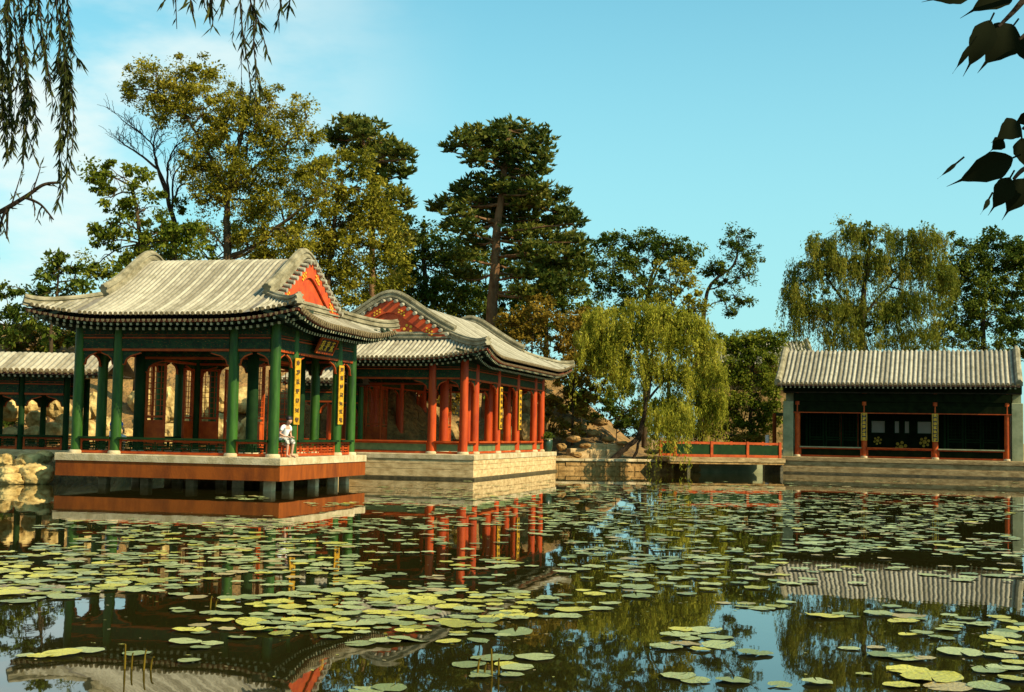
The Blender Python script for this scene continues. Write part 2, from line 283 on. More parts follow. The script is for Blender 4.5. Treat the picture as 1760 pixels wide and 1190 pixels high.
tag(b.build('pond_water', M['water']), 'dark still pond water mirroring pavilions and trees', 'water', None, 'structure')
# ------------------------------------------------------------------ roofs
class Roof:
    """Hip-and-gable roof with rolled ridge. Local x runs along the ridge."""
    def __init__(s, A, B, g, ze, zr, lift=.32, Lc=2.6, push=.16):
        s.A, s.B, s.g, s.ze, s.rise, s.lift, s.Lc, s.push = A, B, g, ze, zr-ze, lift, Lc, push
    def prof(s, t): q = min(max(t/s.B, 0), 1.0); return s.ze+s.rise*(.58*q+.42*q*q)
    def main(s, y): r = .38; return s.prof(s.B-(math.sqrt(y*y+r*r)-r))
    def cl(s, x, y): return max(0., 1-max(s.A-abs(x), s.B-abs(y))/s.Lc)**2
    def pt(s, x, y, z): k = s.cl(x, y); return (x+math.copysign(s.push*k, x), y+math.copysign(s.push*k, y), z+s.lift*k)
    def P(s, x, y, side, dz=0.):                            # surface point on main or side slope
        return s.pt(x, y, (s.prof(s.A-abs(x)) if side else s.main(y))+dz)
    def build(s, parent, tf, names='roof', spacing=.205, gable_right=True, studs=True):
        A, B, g = s.A, s.B, s.g
        base = MB(); ribs = MB(); ends = MB(); ev = MB()
        T = lambda p: tf(*p)
        ny_ = 40
        # pan-tile surface, main slopes
        yy = [-B+2*B*i/ny_ for i in range(ny_+1)]; xx = [-g+2*g*i/16 for i in range(17)]
        def grid(pts): 
            n, m = len(pts), len(pts[0]); base.add([p for r in pts for p in r], [(i*m+j, i*m+j+1, (i+1)*m+j+1, (i+1)*m+j) for i in range(n-1) for j in range(m-1)], True)
        grid([[T(s.P(x, y, False)) for x in xx] for y in yy])
        for sg in (-1, 1):
            for sy in (-1, 1):                              # corner piece of the long slope beyond the gable
                grid([[T(s.P(sg*(g+(A-g)*i/8*1.0), sy*(B-(A-(g+(A-g)*i/8))*k/6), False)) for i in range(9)] for k in range(7)])
            grid([[T(s.P(sg*(A-(A-g)*k/8), -(B-(A-g)*k/8)+2*(B-(A-g)*k/8)*i/20, True)) for i in range(21)] for k in range(9)])
        # cover-tile rows
        n = int(2*A/spacing); rr = spacing*.325; half = [(rr*math.cos(math.pi*k/5), rr*math.sin(math.pi*k/5)*1.05-.012) for k in range(6)]
        def row(path, sd, outw):
            ribs.sweep(path, half, tf(*sd, vec=True), True, False, False)
            ends.disc(Vector(path[0])+Vector((0, 0, .022)), tf(*outw, vec=True), rr*1.04, 8, .035)
        for i in range(n+1):
            x = -A+.08+(2*A-.16)*i/n
            if abs(x) <= g-.06:
                for sy in (-1, 1): row([T(s.P(x, sy*(B-B*k/15), False, .01)) for k in range(16)], (1, 0, 0), (0, sy, 0))
            elif abs(x) > g+.05:
                tx = A-abs(x)
                if tx > .1:
                    for sy in (-1, 1): row([T(s.P(x, sy*(B-tx*k/6), False, .01)) for k in range(7)], (1, 0, 0), (0, sy, 0))
        n = int(2*B/spacing)
        for i in range(n+1):
            y = -B+.08+(2*B-.16)*i/n; tt = min(B-abs(y), A-g)
            if tt > .1:
                for sx_ in (-1, 1): row([T(s.P(sx_*(A-tt*k/7), y, True, .01)) for k in range(8)], (0, 1, 0), (sx_, 0, 0))
        rf = base.build(names, M['pan'], parent)
        # eave outline
        def outline(inset, dz):
            o = []
            K = 26
            for (x0, y0), (x1, y1) in (((-A, -B), (A, -B)), ((A, -B), (A, B)), ((A, B), (-A, B)), ((-A, B), (-A, -B))):
                for k in range(K):
                    x = x0+(x1-x0)*k/K; y = y0+(y1-y0)*k/K
                    p = s.pt(x, y, s.ze); sc_x = (A-inset)/A; sc_y = (B-inset)/B
                    o.append(T((p[0]*sc_x, p[1]*sc_y, p[2]+dz)))
            return o
        def ring(mb, a, c):
            m = len(a); mb.add(a+c, [(i, (i+1) % m, m+(i+1) % m, m+i) for i in range(m)])
        e = MB(); o1, o2, o3, o4 = outline(.03, -.005), outline(.05, -.075), outline(.16, -.075), outline(.16, -.005)
        ring(e, o2, o1); ring(e, o3, o2); ring(e, o4, o3); ev.mi = 0; ev.join(e)
        # drip tiles: small tongues between the rows
        d = MB()
        def drips(L_, f, outv):
            k = int(2*L_/spacing)
            for i in range(k):
                a = -L_+.08+(2*L_-.16)*(i+.5)/k; c = Vector(T(f(a))); S = Vector(tf(outv[1], outv[0], 0, vec=True)); ov = Vector(tf(*outv, vec=True))
                d.prism([c-S*.045+Vector((0,0,.0)), c+S*.045, c+S*.03+Vector((0,0,-.06)), c+Vector((0,0,-.085)), c-S*.03+Vector((0,0,-.06))], ov*.02)
        for sg in (-1, 1):
            drips(A, lambda a: s.pt(a, sg*B, s.ze), (0, sg, 0)); drips(B, lambda a: s.pt(sg*A, a, s.ze), (sg, 0, 0))
        ribs.mi = 1; ribs.join(ends); ribs.join(d); ribs.build('tile_rows', [M['tile'], M['tileend']], rf)
        # two rows of rafters with painted ends
        ra = MB(); re_ = MB(); sp = .2
        for L_, f, ov in ((A, lambda a, sg, ins: s.pt(a, sg*B, s.ze), 0), (B, lambda a, sg, ins: s.pt(sg*A, a, s.ze), 1)):
            k = int(2*L_/sp)
            for i in range(k+1):
                a = -L_+.12+(2*L_-.24)*i/k
                for sg in (-1, 1):
                    p = f(a, sg, 0); o = (0, sg, 0) if ov == 0 else (sg, 0, 0)
                    for ins, dz, wd, run in ((.1, -.125, .075, .55), (.42, -.225, .085, .75)):
                        q0 = (p[0]-o[0]*ins, p[1]-o[1]*ins, p[2]+dz+ins*.0); q1 = (p[0]-o[0]*(ins+run), p[1]-o[1]*(ins+run), p[2]+dz+run*.3)
                        if max(abs(q1[0])-A, abs(q1[1])-B) > 0: continue
                        ra.bar(T(q0), T(q1), wd); q2 = (p[0]-o[0]*(ins-.012), p[1]-o[1]*(ins-.012), p[2]+dz-.004); re_.bar(T(q2), T(q0), wd*.86)
        ev.mi = 1; ev.join(ra); ev.mi = 2; ev.join(re_); ev.build('eaves', [M['eaveboard'], M['rafter'], M['rafterend']], rf)
        return rf
    def soffit(s, rf, tf, cx, cy, zi):                      # boards from the eave in to the beam line
        b_ = MB(); A, B = s.A, s.B; K = 12; inner = []; outer = []
        for (x0, y0), (x1, y1) in (((-1, -1), (1, -1)), ((1, -1), (1, 1)), ((1, 1), (-1, 1)), ((-1, 1), (-1, -1))):
            for k in range(K):
                x = x0+(x1-x0)*k/K; y = y0+(y1-y0)*k/K; p = s.pt(x*A, y*B, s.ze)
                outer.append(tf(p[0]*(A-.12)/A, p[1]*(B-.12)/B, p[2]-.085)); inner.append(tf(x*cx, y*cy, zi))
        m = len(outer); b_.add(outer+inner, [(i, m+i, m+(i+1) % m, (i+1) % m) for i in range(m)]); b_.add(inner, [tuple(range(m))])
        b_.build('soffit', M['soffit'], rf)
    def ridges(s, rf, tf, ends=(-1, 1), flowers=True):
        A, B, g = s.A, s.B, s.g; T = lambda p: tf(*p); dd = A-g
        box = [(-.10, -.02), (-.10, .05), (-.15, .06), (-.15, .11), (-.09, .12), (-.09, .21), (-.13, .22), (-.13, .27), (-.07, .28), (-.05, .34), (.05, .34), (.07, .28), (.13, .27), (.13, .22), (.09, .21), (.09, .12), (.15, .11), (.15, .06), (.10, .05), (.10, -.02)]
        for sg in ends:
            y1 = B-dd+.05
            path = [T(s.P(sg*(g-.02), -y1+2*y1*i/44, False)) for i in range(45)]
            q = MB(); q.sweep(path, box, tf(1, 0, 0, vec=True), False); q.build('gable_ridge', M['ridge'], rf)
            for sy in (-1, 1):                               # hip ridge running out to the lifted corner
                pth = [];  K = 12
                for i in range(K+1):
                    t = dd*(1-i/K)-.02; p = s.P(sg*(A-t), sy*(B-t), True, .0); pth.append(T((p[0], p[1], p[2]+.10*max(0, (i-K*.62)/(K*.38))**2)))
                q = MB(); q.sweep(pth, [(a*.85, b*.86) for a, b in box], None, False); q.build('hip_ridge', M['ridge'], rf)
            # ridge along the foot of the gable
            q = MB(); zb = s.prof(dd)
            q.sweep([T((sg*(g+.10), -y1+2*y1*i/6, zb)) for i in range(7)], [(a*.8, b*.8) for a, b in box], tf(1, 0, 0, vec=True), False); q.build('gable_foot_ridge', M['ridge'], rf)
            # row of short tiles poking out along the verge
            q = MB(); k = int(2*y1/.25)
            for i in range(k+1):
                y = -y1+.12+(2*y1-.24)*i/k; z = s.main(y)
                q.tube([T((sg*(g+.02), y, z-.02)), T((sg*(g+.30), y, z-.07))], .066, 8)
            q.build('verge_tiles', M['tile'], rf)
            # barge board and gable panel
            q = MB(); yl = [-y1+2*y1*i/40 for i in range(41)]
            top = [T((sg*(g+.13), y, max(s.main(y)-.12, zb+.02))) for y in yl]; bot = [T((sg*(g+.13), y, max(s.main(y)-.52, zb+.0))) for y in yl]
            ov = Vector(tf(sg, 0, 0, vec=True))*.05
            m = len(yl); tp2 = [Vector(p)+ov for p in top]; bt2 = [Vector(p)+ov for p in bot]
            vs_ = top+bot+tp2+bt2; fs_ = []
            for i in range(m-1): fs_ += [(2*m+i, 2*m+i+1, 3*m+i+1, 3*m+i), (i, m+i, m+i+1, i+1), (m+i, 3*m+i, 3*m+i+1, m+i+1)]
            q.add(vs_, fs_); st = MB()
            for y in (-y1*.2, y1*.2, -y1*.66, y1*.66):
                z = s.main(y)-.33
                if z-.1 < zb: continue
                sl_ = (s.main(y+.05)-s.main(y-.05))/.1
                for a in (-.1, 0, .1):
                    for h in (-.075, .03): st.disc(T((sg*(g+.185), y+a, z+h+a*sl_)), tf(sg, 0, 0, vec=True), .034, 8, .03)
            q.mi = 1; q.join(st); q.build('barge_board', [M['redgable'], M['gold']], rf)
            q = MB(); poly = [T((sg*(g+.05), y, max(s.main(y)-.06, zb))) for y in yl]
            q.prism(poly, Vector(tf(sg, 0, 0, vec=True))*.06); go = q; q = MB(); zc = zb+.33*(s.main(0)-zb)
            for ry in ((-1, 0, 1) if flowers else ()):
                for k in range(5):
                    a = k*2*math.pi/5; q.disc(T((sg*(g+.112), ry*y1*.30+.14*math.cos(a), zc+.14*math.sin(a)-abs(ry)*.12)), tf(sg, 0, 0, vec=True), .055, 7, .02)
                q.bar(T((sg*(g+.115), ry*y1*.30-.2, zc-.22-abs(ry)*.12)), T((sg*(g+.115), ry*y1*.30+.2, zc-.22-abs(ry)*.12)), .03)
            go.mi = 1; go.join(q); go.build('gable_panel', [M['redgable'], M['gold']], rf)
def frame_u(cx, cy):                                        # ridge along local u
    def f(x, y, z, vec=False): return (x, y, z) if vec else (cx+x, cy+y, z)
    return f
def frame_v(cx, cy):                                        # ridge along local v
    def f(x, y, z, vec=False): return (-y, x, z) if vec else (cx-y, cy+x, z)
    return f
# ------------------------------------------------------------------ timber parts
def column(parent, u, v, z0, z1, r, m, base=True):
    q = MB(); q.lathe((u, v, z0), [(r*1.02, 0), (r, (z1-z0)*.3), (r*.93, z1-z0)], 18); c = q.build('column', m, parent)
    if base:
        q = MB(); q.lathe((u, v, z0), [(r*1.35, 0), (r*1.38, .05), (r*1.2, .09)], 18); q.build('column_base', M['stone'], c)
    return c
def lintel(parent, a, b, z, m_edge, r, bracket=True, mb='beam'):
    """painted lintel between two columns: red lower edge, dark painted face, red line, upper beam, corner brackets"""
    a = Vector((*a, 0)); b = Vector((*b, 0)); t = (b-a).normalized(); a2 = a+t*r; b2 = b-t*r; Z = lambda h: Vector((0, 0, h))
    q = MB(); q.bar(a2+Z(z+.20), b2+Z(z+.20), .13, .27); q.bar(a2+Z(z+.60), b2+Z(z+.60), .17, .30); q.bar(a+Z(z+.87), b+Z(z+.87), .24, .22); q.bar(a2+Z(z+.39), b2+Z(z+.39), .05, .12); li = q.build('lintel', M[mb], parent)
    q = MB(); q.bar(a2+Z(z+.035), b2+Z(z+.035), .145, .06); q.bar(a2+Z(z+.365), b2+Z(z+.365), .15, .035); q.bar(a2+Z(z+.455), b2+Z(z+.455), .08, .035); q.build('lintel_edge', m_edge, li)
    if bracket:
        L_ = (b2-a2).length; wv = min(.55, L_*.42); n = t.cross(Vector((0, 0, 1)))*.05
        for p0, d in ((a2, t), (b2, -t)):
            q = MB(); poly = [p0+Z(z), p0+Z(z-.36), p0+d*wv*.12+Z(z-.36), p0+d*wv*.2+Z(z-.22), p0+d*wv*.45+Z(z-.12), p0+d*wv*.8+Z(z-.07), p0+d*wv+Z(z-.04), p0+d*wv+Z(z)]
            q.prism([p-n*.5 for p in poly], n); br = q.build('bracket', M['beam'], li)
            q = MB()
            for k in range(1, 6): q.bar(poly[k]+Z(-.006), poly[k+1]+Z(-.006), .06, .028)
            q.build('bracket_edge', m_edge, br)
    return li
def rail_panel(parent, a, b, z0, h, r, m_frame, m_fill, seat=None, lattice=True):
    a = Vector((*a, 0)); b = Vector((*b, 0)); t = (b-a).normalized(); a = a+t*r; b = b-t*r; Z = lambda k: Vector((0, 0, k)); L_ = (b-a).length
    q = MB(); q.bar(a+Z(z0+.05), b+Z(z0+.05), .09, .07); q.bar(a+Z(z0+h-.09), b+Z(z0+h-.09), .07, .05)
    for p in (a+t*.03, b-t*.03): q.bar(p+Z(z0), p+Z(z0+h-.06), .06)
    rl = q.build('railing', m_frame, parent)
    q = MB(); q.bar(a+Z(z0+h-.03), b+Z(z0+h-.03), .34 if seat else .1, .055); q.build('seat_board', seat or m_frame, rl)
    q = MB()
    if lattice:                                             # fretwork of nested rectangles
        n = max(1, round(L_/.55)); wv = L_/n; zt, zb = z0+h-.12, z0+.09
        for i in range(n):
            x0 = a+t*(wv*i); 
            for k, (dx, dz) in enumerate(((.06, .05), (.15, .11))):
                p = [x0+t*dx+Z(zb+dz), x0+t*(wv-dx)+Z(zb+dz), x0+t*(wv-dx)+Z(zt-dz), x0+t*dx+Z(zt-dz)]
                if wv-2*dx > .08:
                    for j in range(4): q.bar(p[j], p[(j+1) % 4], .026)
            q.bar(x0+Z(zb), x0+Z(zt), .03); q.bar(x0+t*wv*.5+Z(zb), x0+t*wv*.5+Z(zb+.06), .026); q.bar(x0+t*wv*.5+Z(zt), x0+t*wv*.5+Z(zt-.06), .026); mz = (zb+zt)/2
            q.bar(x0+Z(mz), x0+t*.15+Z(mz), .026); q.bar(x0+t*(wv-.15)+Z(mz), x0+t*wv+Z(mz), .026)
        q.build('lattice', m_fill, rl)
    else:
        q.bar(a+Z(z0+h*.5), b+Z(z0+h*.5), .03, h-.2); q.build('infill_panel', m_fill, rl)
    return rl
def lattice_door(parent, c, t, z0, w_, h, m_frame, m_in, gold=False):
    """tall door leaf: framed lattice above, solid panel below"""
    c = Vector((*c, 0)); t = Vector((*t, 0)).normalized(); Z = lambda k: Vector((0, 0, k)); a = c-t*w_/2; b = c+t*w_/2
    q = MB()
    for p in (a+t*.03, b-t*.03): q.bar(p+Z(z0), p+Z(z0+h), .06)
    for k in (.04, .10*h+.0, .36*h, .41*h, h-.04): q.bar(a+Z(z0+k), b+Z(z0+k), .055, .06)
    d = q.build('door_leaf', m_frame, parent)
    q = MB(); q.bar(a+Z(z0+.23*h), b+Z(z0+.23*h), .025, .26*h); q.build('door_panel', m_in, d)
    q = MB(); zt, zb = z0+h-.08, z0+.43*h
    for k in range(1, 4): x = a+t*(w_*k/4); q.bar(x+Z(zb), x+Z(zt), .018)
    k = 0; zz = zb+.1
    while zz < zt: q.bar(a+Z(zz), b+Z(zz), .016); zz += .16
    q.build('lattice', m_frame, d); return d
def glyph(q, c, t, nrm, sz, seed, th=.16):                          # brush-like mark made of a few strokes
    rr = random.Random(seed); c = Vector(c); t = Vector(t).normalized(); Zv = Vector((0, 0, 1)); n = Vector(nrm).normalized()*.012
    st = [((-.4,.38),(.4,.40)), ((-.42,.02),(.42,.05)), ((0,.48),(-.02,-.45)), ((-.05,-.02),(-.42,-.42)), ((.05,-.02),(.42,-.40)), ((-.3,.2),(.3,.2)), ((-.3,-.25),(.3,-.22)), ((-.35,.42),(-.35,-.1)), ((.33,.42),(.33,-.1))]
    pick = [st[i] for i in rr.sample(range(9), 6)]
    for (x0, y0), (x1, y1) in pick:
        q.bar(c+n+t*(x0*sz)+Zv*(y0*sz), c+n+t*(x1*sz)+Zv*(y1*sz), th*sz, .014, up=n)
def couplet(parent, u, v, nrm, z0, z1, wd, r, board, ink, edge=None, seed=1, n=7):
    nrm = Vector((*nrm, 0)).normalized(); t = Vector((0, 0, 1)).cross(nrm); c = Vector((u, v, 0))+nrm*(r+.02); Z = lambda k: Vector((0, 0, k))
    q = MB(); q.bar(c+Z(z0), c+Z(z1), wd, .035, up=nrm); b_ = q.build('couplet_board', board, parent)
    f = c+nrm*.02
    if edge:
        q = MB()
        for s_ in (-1, 1): q.bar(f+t*s_*wd*.46+Z(z0), f+t*s_*wd*.46+Z(z1), .022, .02, up=nrm)
        for zz in (z0+.01, z1-.01): q.bar(f-t*wd*.46+Z(zz), f+t*wd*.46+Z(zz), .022, .02)
        q.build('board_edge', edge, b_)
    st = (z1-z0)/n
    for i in range(n):
        q = MB(); glyph(q, f+Z(z1-st*(i+.5)), t, nrm, min(wd*.68, st*.78), seed*50+i, .26 if edge else .12); q.build('character', ink, b_)
    return b_
#==P1==
def pavilion_one():
    hp, hb, W = .894, 3.705, 5.82; us = [-W, -W+1.19, -1.19, 0]; vs_ = [0, 1.23, W-1.23, W]; G = M['greencol']
    root = empty('water_pavilion', P1O, P1T, 'green columned open pavilion on stone stilts over the pond, red gable facing right', 'pavilion')
    rf_ = Roof(W/2+1.0, W/2+1.0, 2.46, 4.50, 6.56, .30, 2.5, .09); tf = frame_u(-W/2, W/2); rf = rf_.build(root, tf, spacing=.152); rf_.soffit(rf, tf, W/2, W/2, hb+.98); rf_.ridges(rf, tf, flowers=False)
    r = .145
    for v in vs_:
        for u in us:
            edge = u in (us[0], us[3]) or v in (vs_[0], vs_[3])
            if edge: column(root, u, v, hp, hb+.8, r, G)
    iu = (-W+1.19, -1.19); iv = (1.23, W-1.23)
    for u in iu:
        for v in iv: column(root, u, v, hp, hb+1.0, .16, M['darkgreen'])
    ring = []
    for i in range(3):
        for v in (0, W): ring.append(((us[i], v), (us[i+1], v)))
        for u in (0, -W): ring.append(((u, vs_[i]), (u, vs_[i+1])))
    for a, b in ring:
        lintel(root, a, b, hb, M['redpaint'], r*.9)
        mid = abs(Vector(a).lerp(Vector(b), .5).x+W/2) < .1 and a[1] == W
        if not mid: rail_panel(root, a, b, hp, .46, r*.9, M['redpaint'], M['redpaint'] if a[0] == 0 and b[0] == 0 else M['darkgreen'], M['darkgreen'])
    for a, b in (((iu[0], iv[0]), (iu[1], iv[0])), ((iu[0], iv[1]), (iu[1], iv[1])), ((iu[0], iv[0]), (iu[0], iv[1])), ((iu[1], iv[0]), (iu[1], iv[1]))):
        lintel(root, a, b, hb-.15, M['redpaint'], .15, True)
    for a, b in (((iu[0], iv[0]), (iu[1], iv[0])), ((iu[0], iv[1]), (iu[1], iv[1])), ((iu[0], iv[0]), (iu[0], iv[1])), ((iu[1], iv[0]), (iu[1], iv[1]))):
        A_ = Vector((*a, 0)); B_ = Vector((*b, 0)); t_ = (B_-A_).normalized(); q = MB(); q.bar(A_+t_*.15+Vector((0, 0, hb+.62)), B_-t_*.15+Vector((0, 0, hb+.62)), .05, .75); q.build('dark_infill', M['darkpanel'], root)  # added dark boards that deepen the shade inside the pavilion
    q = MB(); q.box(-W-.1, -.5, W-.6, W-.45, -1.3, .275); q.build('dark_backing', M['rockgrey'], root)  # added wall that keeps the space under the platform dark
    # inner ceiling
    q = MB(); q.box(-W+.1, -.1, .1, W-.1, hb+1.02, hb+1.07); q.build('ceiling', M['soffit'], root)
    # lattice door leaves standing between the inner columns
    for u, v, tx, ty in ((iu[0]+.48, iv[1], 1, 0), (iu[1]-.48, iv[1], 1, 0), (iu[0]+1.0, iv[1]+.3, 0, 1), (iu[1]-1.0, iv[1]+.3, 0, 1), (iu[0]+.48, iv[0]+.02, 1, 0), (iu[0], iv[1]-.45, 0, 1), (iu[1], iv[1]-.45, 0, 1), (iu[0], iv[0]+.45, 0, 1), (iu[1], iv[0]+.45, 0, 1)):
        lattice_door(root, (u, v), (tx, ty), hp, .62, 2.55, M['redpaint'], M['stonewarm'] if False else M['redpaint'])
    # platform: stone slab edge, red-brown fascia, short stone piers in the water
    o = .41; q = MB(); q.bbox(-W-o, o, -o, W+o, .70, hp, .015); pl = q.build('platform_slab', M['stone'], root)
    q = MB(); i = .03; q.box(-W-o+i, o-i, -o+i, W+o-i, .28, .70); q.build('platform_fascia', M['fascia'], root)
    for u, v in [(-.12, .12), (-.12, 1.35), (-.12, 3.2), (-.12, 4.75), (-.12, W-.12)]+[(u_, v_) for u_ in (-1.6, -3.0, -4.4, -W+.1) for v_ in (1.35, 3.2, W-.12)]:
        if True:
            q = MB(); q.bbox(u-.13, u+.13, v-.13, v+.13, -1.35, .285, .02); q.build('pier', M['stone'], root)
    # couplet boards on the side facing the sun, and the name board above
    couplet(root, 0, vs_[1], (.9, -.42), 1.78, 3.60, .21, r, M['goldboard'], M['brownink'], None, 3)
    couplet(root, 0, vs_[2], (.9, -.42), 1.82, 3.58, .21, r, M['goldboard'], M['brownink'], None, 4)
    c = Vector((.30, W/2, 4.05)); t = Vector((0, 1, 0)); n = Vector((.9, 0, -.42)).normalized(); up = n.cross(t)*-1; up = up if up.z > 0 else -up
    q = MB(); q.prism([c-t*.62-up*.22, c+t*.62-up*.22, c+t*.62+up*.22, c-t*.62+up*.22], -n*.06); nb = q.build('name_board', M['blackink'], root)
    q = MB()
    for s_ in (-1, 1): q.bar(c+up*.22*s_-t*.64, c+up*.22*s_+t*.64, .05, .06); q.bar(c-up*.24+t*.63*s_, c+up*.24+t*.63*s_, .05, .06)
    q.build('board_edge', M['redpaint'], nb)
    for k, dx in enumerate((-.38, 0, .38)):
        q = MB(); rr = random.Random(90+k); f = c+n*.012+t*dx
        for (x0, y0, x1, y1) in ((-.12,.12,.12,.13), (0,.16,-.01,-.15), (-.13,.0,.13,.02), (-.02,-.02,-.13,-.14), (.03,-.02,.13,-.14), (-.10,.06,.10,.07)):
            if rr.random() < .88: q.bar(f+t*x0+up*y0, f+t*x1+up*y1, .035, .014, up=n)
        q.build('character', M['gold'], nb)
    return root
pavilion_one()
def pavilion_two():
    hp, hb, W, D = .875, 3.518, 6.2, 11.97; us = [-W, -W+1.173, -1.173, 0]; vs_ = [0, 1.41, 4.46, 7.51, D-1.41, D]; G = M['redcol']; r = .15
    root = empty('shore_pavilion', P2O, P2T, 'red columned long pavilion on a stone terrace, with grey hip and gable roof', 'pavilion')
    rf_ = Roof(D/2+1.05, W/2+1.05, D/2-.8, 4.22, 6.50, .36, 2.8, .12); tf = frame_v(-W/2, D/2); rf = rf_.build(root, tf, spacing=.172); rf_.soffit(rf, tf, D/2, W/2, hb+.98); rf_.ridges(rf, tf)
    for v in vs_:
        for u in us:
            if u in (us[0], us[3]) or v in (0, D): column(root, u, v, hp, hb+.8, r, G)
    iu = (us[1], us[2]); 
    for u in iu:
        for v in vs_[1:5]: column(root, u, v, hp, hb+1.0, .165, G)
    segs = []
    for i in range(3): segs += [((us[i], v), (us[i+1], v)) for v in (0, D)]
    for i in range(5): segs += [((u, vs_[i]), (u, vs_[i+1])) for u in (0, -W)]
    for a, b in segs:
        lintel(root, a, b, hb, M['redpaint'], r*.9); 
        if not (a[0] == -W and 3 < a[1] < 5): rail_panel(root, a, b, hp, .46, r*.9, M['redpaint'], M['panelgreen'], M['redpaint'], False)
    for i in range(1, 4):
        for u in iu: lintel(root, (u, vs_[i]), (u, vs_[i+1]), hb-.15, M['redpaint'], .15)
    for v in (vs_[1], vs_[4]): lintel(root, (iu[0], v), (iu[1], v), hb-.15, M['redpaint'], .15)
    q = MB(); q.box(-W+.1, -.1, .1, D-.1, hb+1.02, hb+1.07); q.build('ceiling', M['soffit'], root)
    for u, v, tx, ty in ((iu[0]+.45, vs_[1], 1, 0), (iu[0]+1.1, vs_[1], 1, 0), (iu[1], vs_[1]+.5, 0, 1), (iu[1], vs_[2]-.5, 0, 1), (iu[1], vs_[3]+.5, 0, 1), (iu[0], vs_[2]+.5, 0, 1), (iu[0], vs_[2]+1.15, 0, 1), (iu[0], vs_[4]-.5, 0, 1)):
        lattice_door(root, (u, v), (tx, ty), hp, .62, 2.5, M['redpaint'], M['redpaint'])
    o = .6; pl = None
    q = MB(); q.bbox(-W-o, o, -o, D+o, .70, hp, .02); pl = q.build('terrace_slab', M['stone'], root)
    q = MB()
    wq = MB(); wq.bbox(-W-o-.04, o+.04, -o-.04, D+o+.04, -1.35, .075, .012); wq.build('waterline_course', M['wetstone'], root)
    for z0, z1, ins in ((.09, .335, .03), (.35, .52, .03), (.535, .70, .03)): q.bbox(-W-o+ins, o-ins, -o+ins, D+o-ins, z0, z1, .012)
    q.box(-W-o+.06, o-.06, -o+.06, D+o-.06, -1, .69); q.build('terrace_courses', M['stonewarm'], root)
    couplet(root, 0, vs_[2], (.97, -.2), 1.80, 3.42, .22, r, M['goldboard'], M['brownink'], None, 7)
    couplet(root, 0, vs_[3], (.97, -.2), 1.80, 3.42, .22, r, M['goldboard'], M['brownink'], None, 8)
    return root
pavilion_two()
# ------------------------------------------------------------------ plain gabled roofs (gallery, hall)
def gable_roof(root, x0, x1, vf, vr, vb, ze, zr, spacing=.21, ridge_end=True, white=None, tile='tile'):
    """rolled-ridge roof, eave at v=vf in front and vb behind"""
    mid = vr; half_f = mid-vf; half_b = vb-mid
    def z(v):
        d = v-mid; r = .3; y = math.sqrt(d*d+r*r)-r; q = 1-y/(half_f if d < 0 else half_b); q = max(q, 0); return ze+(zr-ze)*(.66*q+.34*q*q)
    n = 24; vv = [vf+(vb-vf)*i/n for i in range(n+1)]
    b = MB(); b.add([(x, v, z(v)) for v in vv for x in (x0, x1)], [(2*i, 2*i+1, 2*i+3, 2*i+2) for i in range(n)], True)
    b.add([(x, v, z(v)-.10) for v in vv for x in (x0+.02, x1-.02)], [(2*i+1, 2*i, 2*i+2, 2*i+3) for i in range(n)], True); rf = b.build('roof', M['pan'], root)
    rb = MB(); en = MB(); dr = MB(); rr = .072; hf = [(rr*math.cos(math.pi*k/5), rr*math.sin(math.pi*k/5)*1.1-.012) for k in range(6)]; k = int((x1-x0)/spacing)
    ra = MB(); re_ = MB()
    for i in range(k+1):
        x = x0+.12+(x1-x0-.24)*i/k; rb.sweep([(x, v, z(v)+.01) for v in vv], hf, (1, 0, 0), True, False, False)
        en.disc((x, vf, z(vf)+.025), (0, -1, 0), .07, 8, .04)
        if i < k:
            xm = x+spacing*.5; dr.prism([(xm-.06, vf-.01, z(vf)), (xm+.06, vf-.01, z(vf)), (xm+.035, vf-.01, z(vf)-.075), (xm, vf-.01, z(vf)-.10), (xm-.035, vf-.01, z(vf)-.075)], (0, -.02, 0))
            ra.bar((xm, vf+.1, z(vf)-.15), (xm, vf+.9, z(vf)+.12), .08); re_.bar((xm, vf+.085, z(vf)-.155), (xm, vf+.1, z(vf)-.15), .07)
    rb.mi = 1; rb.join(en); rb.join(dr); rb.build('tile_rows', [white or M[tile], M['tileend']], rf)
    e = MB(); e.box(x0+.03, x1-.03, vf+.03, vf+.12, z(vf)-.10, z(vf)-.012); e.mi = 1; e.join(ra); e.mi = 2; e.join(re_); e.build('eaves', [M['eaveboard'], M['rafter'], M['rafterend']], rf)
    if ridge_end:
        bx = [(-.15, -.06), (-.15, .14), (-.09, .2), (-.06, .26), (.06, .26), (.09, .2), (.15, .14), (.15, -.06)]
        for x in (x0+.06, x1-.06):
            q = MB(); q.sweep([(x, v, z(v)) for v in vv], bx, (1, 0, 0), False); q.build('verge_ridge', M['ridge'], rf)
    return rf, z
